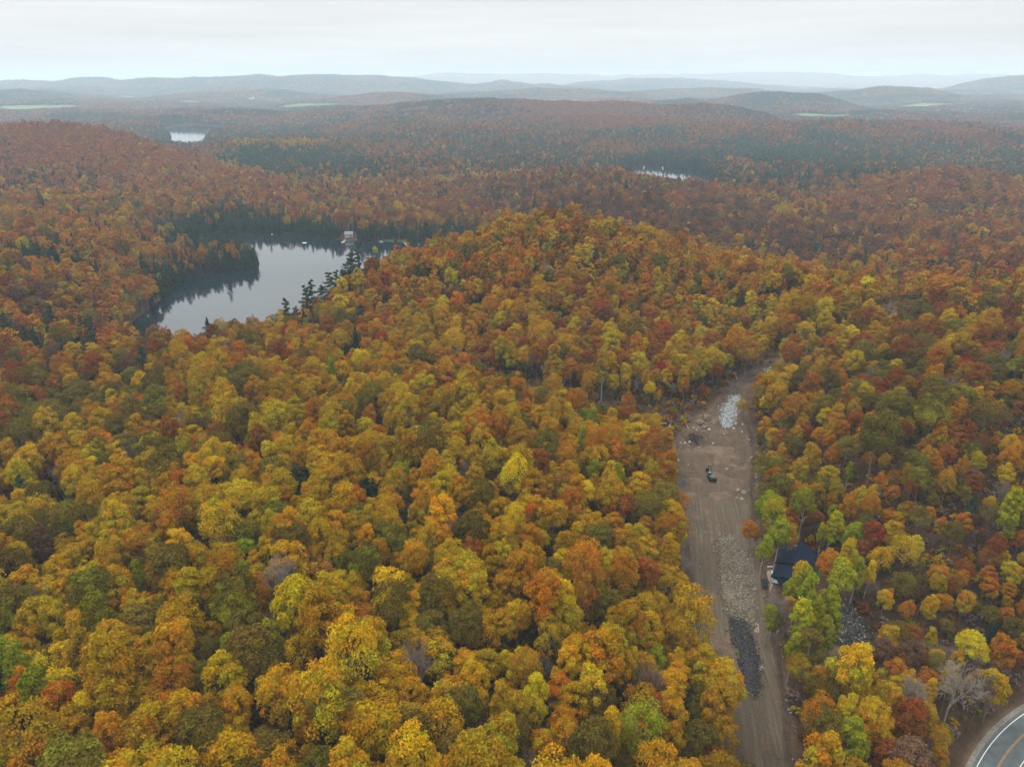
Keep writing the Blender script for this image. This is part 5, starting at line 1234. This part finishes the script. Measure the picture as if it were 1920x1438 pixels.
# ------------------------------------------------------------------ vehicles
M_CAR = simple('black_car_paint', (.012, .014, .016), .25, 0, 1, .05); M_TRUCK = simple('white_car_paint', (.62, .66, .66), .3, 0, 1, .04); M_TEAL = simple('teal_cover', (.30, .52, .56), .6, 0, 2, .1)
M_CGLASS = simple('car_glass', (.02, .025, .03), .06, 0, 1, .05); M_LAMP = simple('lamp_lens', (.7, .7, .65), .15, 0, 1, .05); M_TAIL = simple('tail_lens', (.35, .02, .02), .2, 0, 1, .05)
def wheels(root, xs, w_, r=.36):
    for x in xs:
        for s in (-1, 1):
            t_ = MB(); t_.tube((x, s * w_, r), (x, s * (w_ - .24), r), r, r, 18); wo_ = t_.build('wheel', M_BLACK, root, .03)
            k = MB(); k.tube((x, s * (w_ + .01), r), (x, s * (w_ - .05), r), r * .55, r * .6, 12); k.build('rim', M_GREY, wo_)
def lamps(root, xf, xr, w_, z):
    for s in (-1, 1):
        a = MB(); a.box((xf, s * w_, z), (.1, .38, .18)); a.build('headlight', M_LAMP, root)
        a = MB(); a.box((xr, s * w_, z + .1), (.08, .25, .3)); a.build('tail_light', M_TAIL, root)
x, y, z = PZ(1432, 1101, 1.5); z = height(np.array([x]), np.array([y]))[0] + .18
suv = empty('parked_car', (x, y, z), math.radians(78), 'black estate car parked on the pale driveway below the teal pickup', 'car')
b = MB(); b.prism([(-2.35, .45), (-2.3, .95), (-1.2, 1.02), (2.25, .98), (2.4, .75), (2.4, .4), (1.9, .3), (-1.9, .3)][::-1], 1.86); b.build('body', M_CAR, suv, .08)
b = MB(); b.prism([(-2.2, 1.0), (-1.9, 1.62), (.25, 1.66), (1.2, 1.0)][::-1], 1.62); b.build('window_band', M_CGLASS, suv, .06)
b = MB(); b.box((-.75, 0, 1.68), (2.3, 1.5, .07)); b.build('roof', M_CAR, suv, .03)
wheels(suv, (-1.45, 1.5), .93); lamps(suv, 2.38, -2.36, .65, .72)
x, y, z = PZ(1452, 1086, 2.0); z = height(np.array([x]), np.array([y]))[0] + .18
tr = empty('pickup_truck', (x, y, z), math.radians(72), 'white pickup with a pale teal bed cover, parked against the dark garage', 'pickup')
b = MB(); b.prism([(-2.75, .5), (-2.75, 1.1), (.1, 1.12), (2.5, 1.1), (2.75, .85), (2.75, .45), (2.2, .35), (-2.2, .35)][::-1], 1.95); b.build('body', M_TRUCK, tr, .07)
b = MB(); b.prism([(-.35, 1.1), (-.2, 1.78), (1.0, 1.8), (1.7, 1.1)][::-1], 1.66); b.build('window_band', M_CGLASS, tr, .05)
b = MB(); b.box((.4, 0, 1.83), (1.25, 1.5, .06)); b.build('roof', M_TRUCK, tr, .02)
b = MB(); b.prism([(-2.7, 1.12), (-2.6, 1.62), (-.45, 1.66), (-.42, 1.12)][::-1], 1.84); b.build('bed_cover', M_TEAL, tr, .05)
wheels(tr, (-1.7, 1.75), .98, .4); lamps(tr, 2.74, -2.74, .7, .8)
x, y, z = PZ(1475, 1094, 2.0); z = height(np.array([x]), np.array([y]))[0] + .15
ul = empty('utility_trailer', (x, y, z), math.radians(150), 'small white trailer half hidden by the trees beside the dark house', 'trailer')
b = MB(); b.box((0, 0, .6), (2.6, 1.5, .12)); 
for s in (-1, 1): b.box((0, s * .75, .85), (2.6, .06, .4)); b.box((s * 1.3, 0, .85), (.06, 1.44, .4))
b.build('body', M_WHITE, ul); b = MB(); b.tube((1.3, 0, .55), (2.5, 0, .5), .05, .05); b.build('drawbar', M_GREY, ul); wheels(ul, (0,), .95, .3)
x, y, z = PZ(1445, 1064, 2.0); z = height(np.array([x]), np.array([y]))[0]
b = MB(); b.box((0, 0, .35), (2.4, .35, .12)); b.box((-.8, 0, .15), (.1, .3, .3)); b.box((.8, 0, .15), (.1, .3, .3)); o = b.build('bench', M_WHITE); o.location = (x, y, z + .1); tag(o, 'low white plank bench at the top of the driveway', 'bench')
x, y, z = PZ(1475, 1052, 2.0); z = height(np.array([x]), np.array([y]))[0]
sh = empty('garden_shed', (x, y, z), math.radians(20), 'tiny pale grey shed against the upper corner of the dark house', 'shed')
b = MB(); house_walls(b, 0, 0, 2.2, 1.7, 1.7, 2.2); b.build('wall', M_GREY, sh); b = MB(); gable(b, 0, 0, 2.5, 2.1, 1.6, 2.3, .08); b.build('roof', M_STONE[2], sh); b = MB(); b.box((0, -.88, .8), (.8, .06, 1.5)); b.build('door', M_WHITE, sh)

# excavator on the track, its back to the camera
x, y, z, _ = hit(1334, 899, .5)
ex = empty('excavator', (x, y, z + .2), math.radians(92), 'dark tracked digger standing on the dirt track, arm reaching uphill', 'excavator')
M_EX = simple('digger_paint', (.035, .045, .040), .45, .1, 2, .3); M_EXY = simple('digger_roof', (.12, .14, .14), .5, .2, 2, .15)
for s in (-1, 1):
    b = MB(); b.prism([(-2.0, .45), (-1.7, .1), (1.7, .1), (2.0, .45), (1.7, .85), (-1.7, .85)], .6, 'Y', (0, s * 1.2, 0)); b.build('crawler_track', M_BLACK, ex, .05)
b = MB(); b.box((0, 0, .75), (2.0, 1.8, .45)); b.tube((0, 0, .9), (0, 0, 1.15), .8, .8, 16); b.build('undercarriage', M_EX, ex)
b = MB(); b.box((-.9, 0, 1.75), (2.3, 2.7, 1.2), taper=.93); b.box((.75, -.85, 1.6), (1.1, 1.0, .9)); b.build('engine_housing', M_EX, ex, .08)
b = MB(); b.box((-2.2, 0, 1.7), (.5, 2.6, 1.1), taper=.9); b.build('counterweight', M_EX, ex, .1)
b = MB(); b.box((.75, .75, 2.1), (1.5, 1.1, 1.7), taper=.88); cbn = b.build('cab', M_CGLASS, ex, .05)
b = MB(); b.box((.7, .75, 3.0), (1.35, 1.0, .12)); b.build('cab_roof', M_EXY, cbn, .03)
b = MB(); b.tube((.9, -.1, 1.7), (2.9, -.1, 4.6), .3, .26, 8); b.tube((2.9, -.1, 4.6), (5.0, -.1, 4.3), .26, .2, 8); b.build('boom', M_EX, ex)
b = MB(); b.tube((4.8, -.1, 4.6), (6.1, -.1, 1.7), .2, .14, 8); b.build('arm', M_EX, ex)
b = MB(); b.prism([(5.7, 1.9), (6.3, 1.7), (6.6, 1.0), (6.2, .5), (5.5, .5), (5.9, .9)], 1.1); b.build('bucket', M_BLACK, ex)
b = MB(); b.tube((1.2, -.1, 1.6), (2.5, -.1, 3.3), .07, .07, 6); b.tube((3.2, -.1, 4.9), (4.8, -.1, 4.9), .07, .07, 6); b.build('hydraulic_ram', M_GREY, ex)

# ------------------------------------------------------------------ buildings, boats and docks round the lakes
def cottage(name, x, y, z, rz, lx, ly, h, zr, mw, mr, label, cat, group=None, detail=True):
    r = empty(name, (x, y, z), rz, label, cat, group)
    b = MB(); house_walls(b, 0, 0, lx, ly, h, zr); b.build('wall', mw, r)
    b = MB(); gable(b, 0, 0, lx + .9, ly + 1.0, h - .2, zr + .1, .2); b.build('roof', mr, r)
    if detail:
        for zz in ([1.6, 4.3] if h > 4.5 else [1.5]):
            for k in range(3): window(r, ((k - 1) * lx / 3.4, -ly / 2 - .06, zz), lx / 7, 1.3, 0)
            for s in (-1, 1): window(r, (s * (lx / 2 + .06), 0, zz), ly / 5, 1.3, math.pi / 2)
        b = MB(); b.box((lx / 6, -ly / 2 - .06, 1.0), (1, .1, 2)); b.build('door', M_GLASS, r)
    return r
M_DGREY = simple('grey_shingles', (.16, .175, .185), .8, 0, 1, .15)
M_OFFW = simple('offwhite_siding', (.32, .34, .34), .7, 0, 1, .08)

M_LROOF = simple('pale_metal_roof', (.42, .46, .48), .5, .2, 1, .1); M_DROOF = simple('dark_cabin_roof', (.03, .035, .045), .8, 0, 1, .2); M_RED = simple('red_paint', (.38, .04, .04), .7, 0, 1, .15)
M_CABIN = simple('brown_siding', (.10, .07, .05), .85, 0, 1, .2)
def gz(x, y): return float(height(np.array([x]), np.array([y]))[0])
x, y, _ = PZ(653, 446, -8.5); cottage('lake_house', x, y + 4, gz(x, y + 4), math.radians(12), 8.5, 6, 3.6, 5.8, M_OFFW, M_DGREY, 'white two-storey lake house with pale gabled roof on the far shore', 'house')
x, y, _ = PZ(719, 441, -8.5); cottage('cabin', x, y, gz(x, y), math.radians(-5), 9, 6, 2.6, 4.2, M_CABIN, M_DROOF, 'dark low cabin on the lawn right of the white lake house', 'cabin')
x, y, _ = PZ(776, 446, -8.5); cottage('boathouse', x, y, gz(x, y), .3, 5, 4, 2.2, 3.4, M_RED, M_DROOF, 'tiny red boathouse at the end of the lakeside lawn', 'boathouse')
x, y, _ = PZ(834, 452, -8.5)
def boat(x, y, rz, L_, lb):
    r = empty('boat', (x, y, LZ), rz, lb, 'boat', 'small boats and rafts on the main lake')
    b = MB(); n = 9; P = []; F = []
    for i in range(n):
        f = i / (n - 1); hw = L_ * .19 * (1 - max(0, f - .45) ** 2 * 3.2); xx = (f - .5) * L_
        P += [(xx, -hw, .62), (xx, -hw * .6, -.15), (xx, hw * .6, -.15), (xx, hw, .62)]
    for i in range(n - 1):
        for k in range(3): F.append((i * 4 + k, i * 4 + k + 1, i * 4 + k + 5, i * 4 + k + 4))
    F += [(3, 2, 1, 0)]; b.add(P, F); b.build('hull', M_WHITE, r)
    b = MB(); b.box((0, 0, .42), (L_ * .82, L_ * .28, .06)); b.build('deck', M_GREY, r); b = MB(); b.box((.1, 0, .85), (L_ * .25, L_ * .2, .8), taper=.8); b.build('cabin', M_WHITE, r)
    b = MB(); b.box((-L_ * .52, 0, .5), (.35, .35, .7)); b.build('outboard_motor', M_BLACK, r)
def dock(u0, v0, u1, v1, lb):
    a = Vector(PZ(u0, v0, LZ)); c = Vector(PZ(u1, v1, LZ)); mid = (a + c) / 2; ln = (c - a).length; rz = math.atan2(c.y - a.y, c.x - a.x)
    r = empty('dock', (mid.x, mid.y, LZ), rz, lb, 'dock', 'docks round the lakes')
    b = MB()
    for k in range(int(ln / .3)): b.box((-ln / 2 + .15 + k * .3, 0, .5), (.26, 2.0, .08))
    b.build('deck', M_WOOD, r)
    for k in (-1, 0, 1):
        for s in (-1, 1): q = MB(); q.tube((k * ln * .45, s * .95, -1.2), (k * ln * .45, s * .95, .75), .09, .09, 6); q.build('post', M_WOOD, r)
x, y, _ = PZ(643, 455, LZ); boat(x, y, .2, 4.2, 'small white motor boat moored below the white lake house')
x, y, _ = PZ(715, 454, LZ); boat(x, y, -.3, 4.8, 'longest white cabin boat moored in front of the dark cabin')
x, y, _ = PZ(785, 460, LZ); boat(x, y, .1, 3.8, 'small white boat nearest the end of the lakeside lawn')
x, y, _ = PZ(571, 456, LZ); b = MB(); b.box((0, 0, .3), (4, 3, .3)); b.box((-1.4, 0, .1), (.7, 2.9, .5)); b.box((1.4, 0, .1), (.7, 2.9, .5)); o = b.build('swimming_raft', M_WHITE, None, .04); o.location = (x, y, LZ); tag(o, 'flat white swimming raft out on the dark water', 'raft')
x, y, _ = PZ(510, 440, LZ); b = MB(); b.tube((0, 0, -.4), (0, 0, .6), .9, .5, 12); b.tube((0, 0, .6), (0, 0, 1.2), .12, .08, 8); o = b.build('mooring_buoy', M_WHITE); o.location = (x, y, LZ); tag(o, 'tiny white buoy near the dark far shore', 'buoy')
dock(757, 452, 762, 461, 'wooden dock reaching from the lakeside lawn'); dock(648, 450, 642, 457, 'wooden dock below the white lake house')
for u, v, rz, lx, mw, lb in [(1210, 309, .2, 11, M_WHITE, 'white cottage, leftmost on the shore of the dark east lake'), (1226, 310, -.3, 9, M_CABIN, 'brown cottage between two white ones by the east lake'), (1240, 311, .1, 10, M_WHITE, 'white cottage in the middle of the east lake shore'), (1281, 317, .5, 10, M_WHITE, 'white cottage farthest along the east lake shore')]:
    x, y, _ = PZ(u, v, -8); cottage('cottage', x, y + 6, gz(x, y + 6), rz, lx, 7, 3, 5, mw, M_LROOF, lb, 'cottage', 'cottages by the east lake')
dock(1208, 312, 1207, 318, 'wooden dock of the leftmost east lake cottage'); dock(1242, 313, 1243, 319, 'wooden dock of the middle east lake cottage')
x, y, z, _ = hit(794, 322, 6); cottage('woodland_cabin', x, y, z + 6, .2, 14, 9, 3.2, 6, M_CABIN, M_LROOF, 'pale-roofed cabin among dark conifers beyond the lake', 'cabin')
def far_spot(u, d): x, y, _ = PD(u, 190, d); return x, y
gv = np.random.default_rng(5)
VIL = ['white village house, leftmost of the hazy row', 'grey-roofed village house second along the hazy row', 'long white village house third along the hazy row', 'pale village house just before the church', 'white village house right behind the church', 'low white village house after the church', 'tall pale village house two past the church', 'small white village house three past the church', 'broad pale village house near the row end', 'white village house ending the hazy row']
for i, lb in enumerate(VIL):
    x, y = far_spot(425 + i * 10.5 + gv.uniform(-2, 2), 5200 + gv.uniform(-130, 130)); cottage('village_house', x, y, gz(x, y) + 1, gv.uniform(0, 3), 20 + gv.uniform(0, 14), 13, 7, 11, M_WHITE, M_LROOF, lb, 'house', 'village houses in the haze', False)
x, y = far_spot(471, 5150); ch = empty('church', (x, y, gz(x, y) + 1), .4, 'white village church with a tall pointed steeple in the haze', 'church')
b = MB(); house_walls(b, 0, 0, 34, 16, 10, 17); b.build('wall', M_WHITE, ch); b = MB(); gable(b, 0, 0, 35, 17.5, 9.8, 17.2, .3); b.build('roof', M_LROOF, ch)
b = MB(); b.box((19, 0, 11), (7, 7, 22)); b.build('tower', M_WHITE, ch); b = MB(); b.box((19, 0, 30), (7.4, 7.4, 16), taper=.04); b.build('steeple', M_LROOF, ch)
for i, lb in enumerate(['white farm barn, leftmost by the long green field', 'longest white farm barn in the middle of the field edge', 'short white farm barn third along the field edge', 'white farm barn standing last by the long green field']):
    x, y = far_spot(722 + i * 9, 3480 + gv.uniform(-30, 30)); cottage('farm_barn', x, y, gz(x, y) + 2, gv.uniform(-.3, .3), 17 + 8 * (i == 1), 10, 6, 9, M_WHITE, M_WHITE, lb, 'barn', 'barns by the green field', False)


# ------------------------------------------------------------------ haze
hb = MB(); hb.box((0, 12500, 140), (48000, 27500, 340)).add
m_, t = mat('haze'); o = N(t, 'ShaderNodeOutputMaterial'); v = N(t, 'ShaderNodeVolumePrincipled')
v.inputs['Color'].default_value = (.69, .865, 1.0, 1); v.inputs['Density'].default_value = HAZE; v.inputs['Anisotropy'].default_value = 0.0
t.links.new(v.outputs[0], o.inputs['Volume'])
ho = hb.build('haze', m_); tag(ho, 'pale blue haze lying over the far hills', 'haze', None, 'stuff')
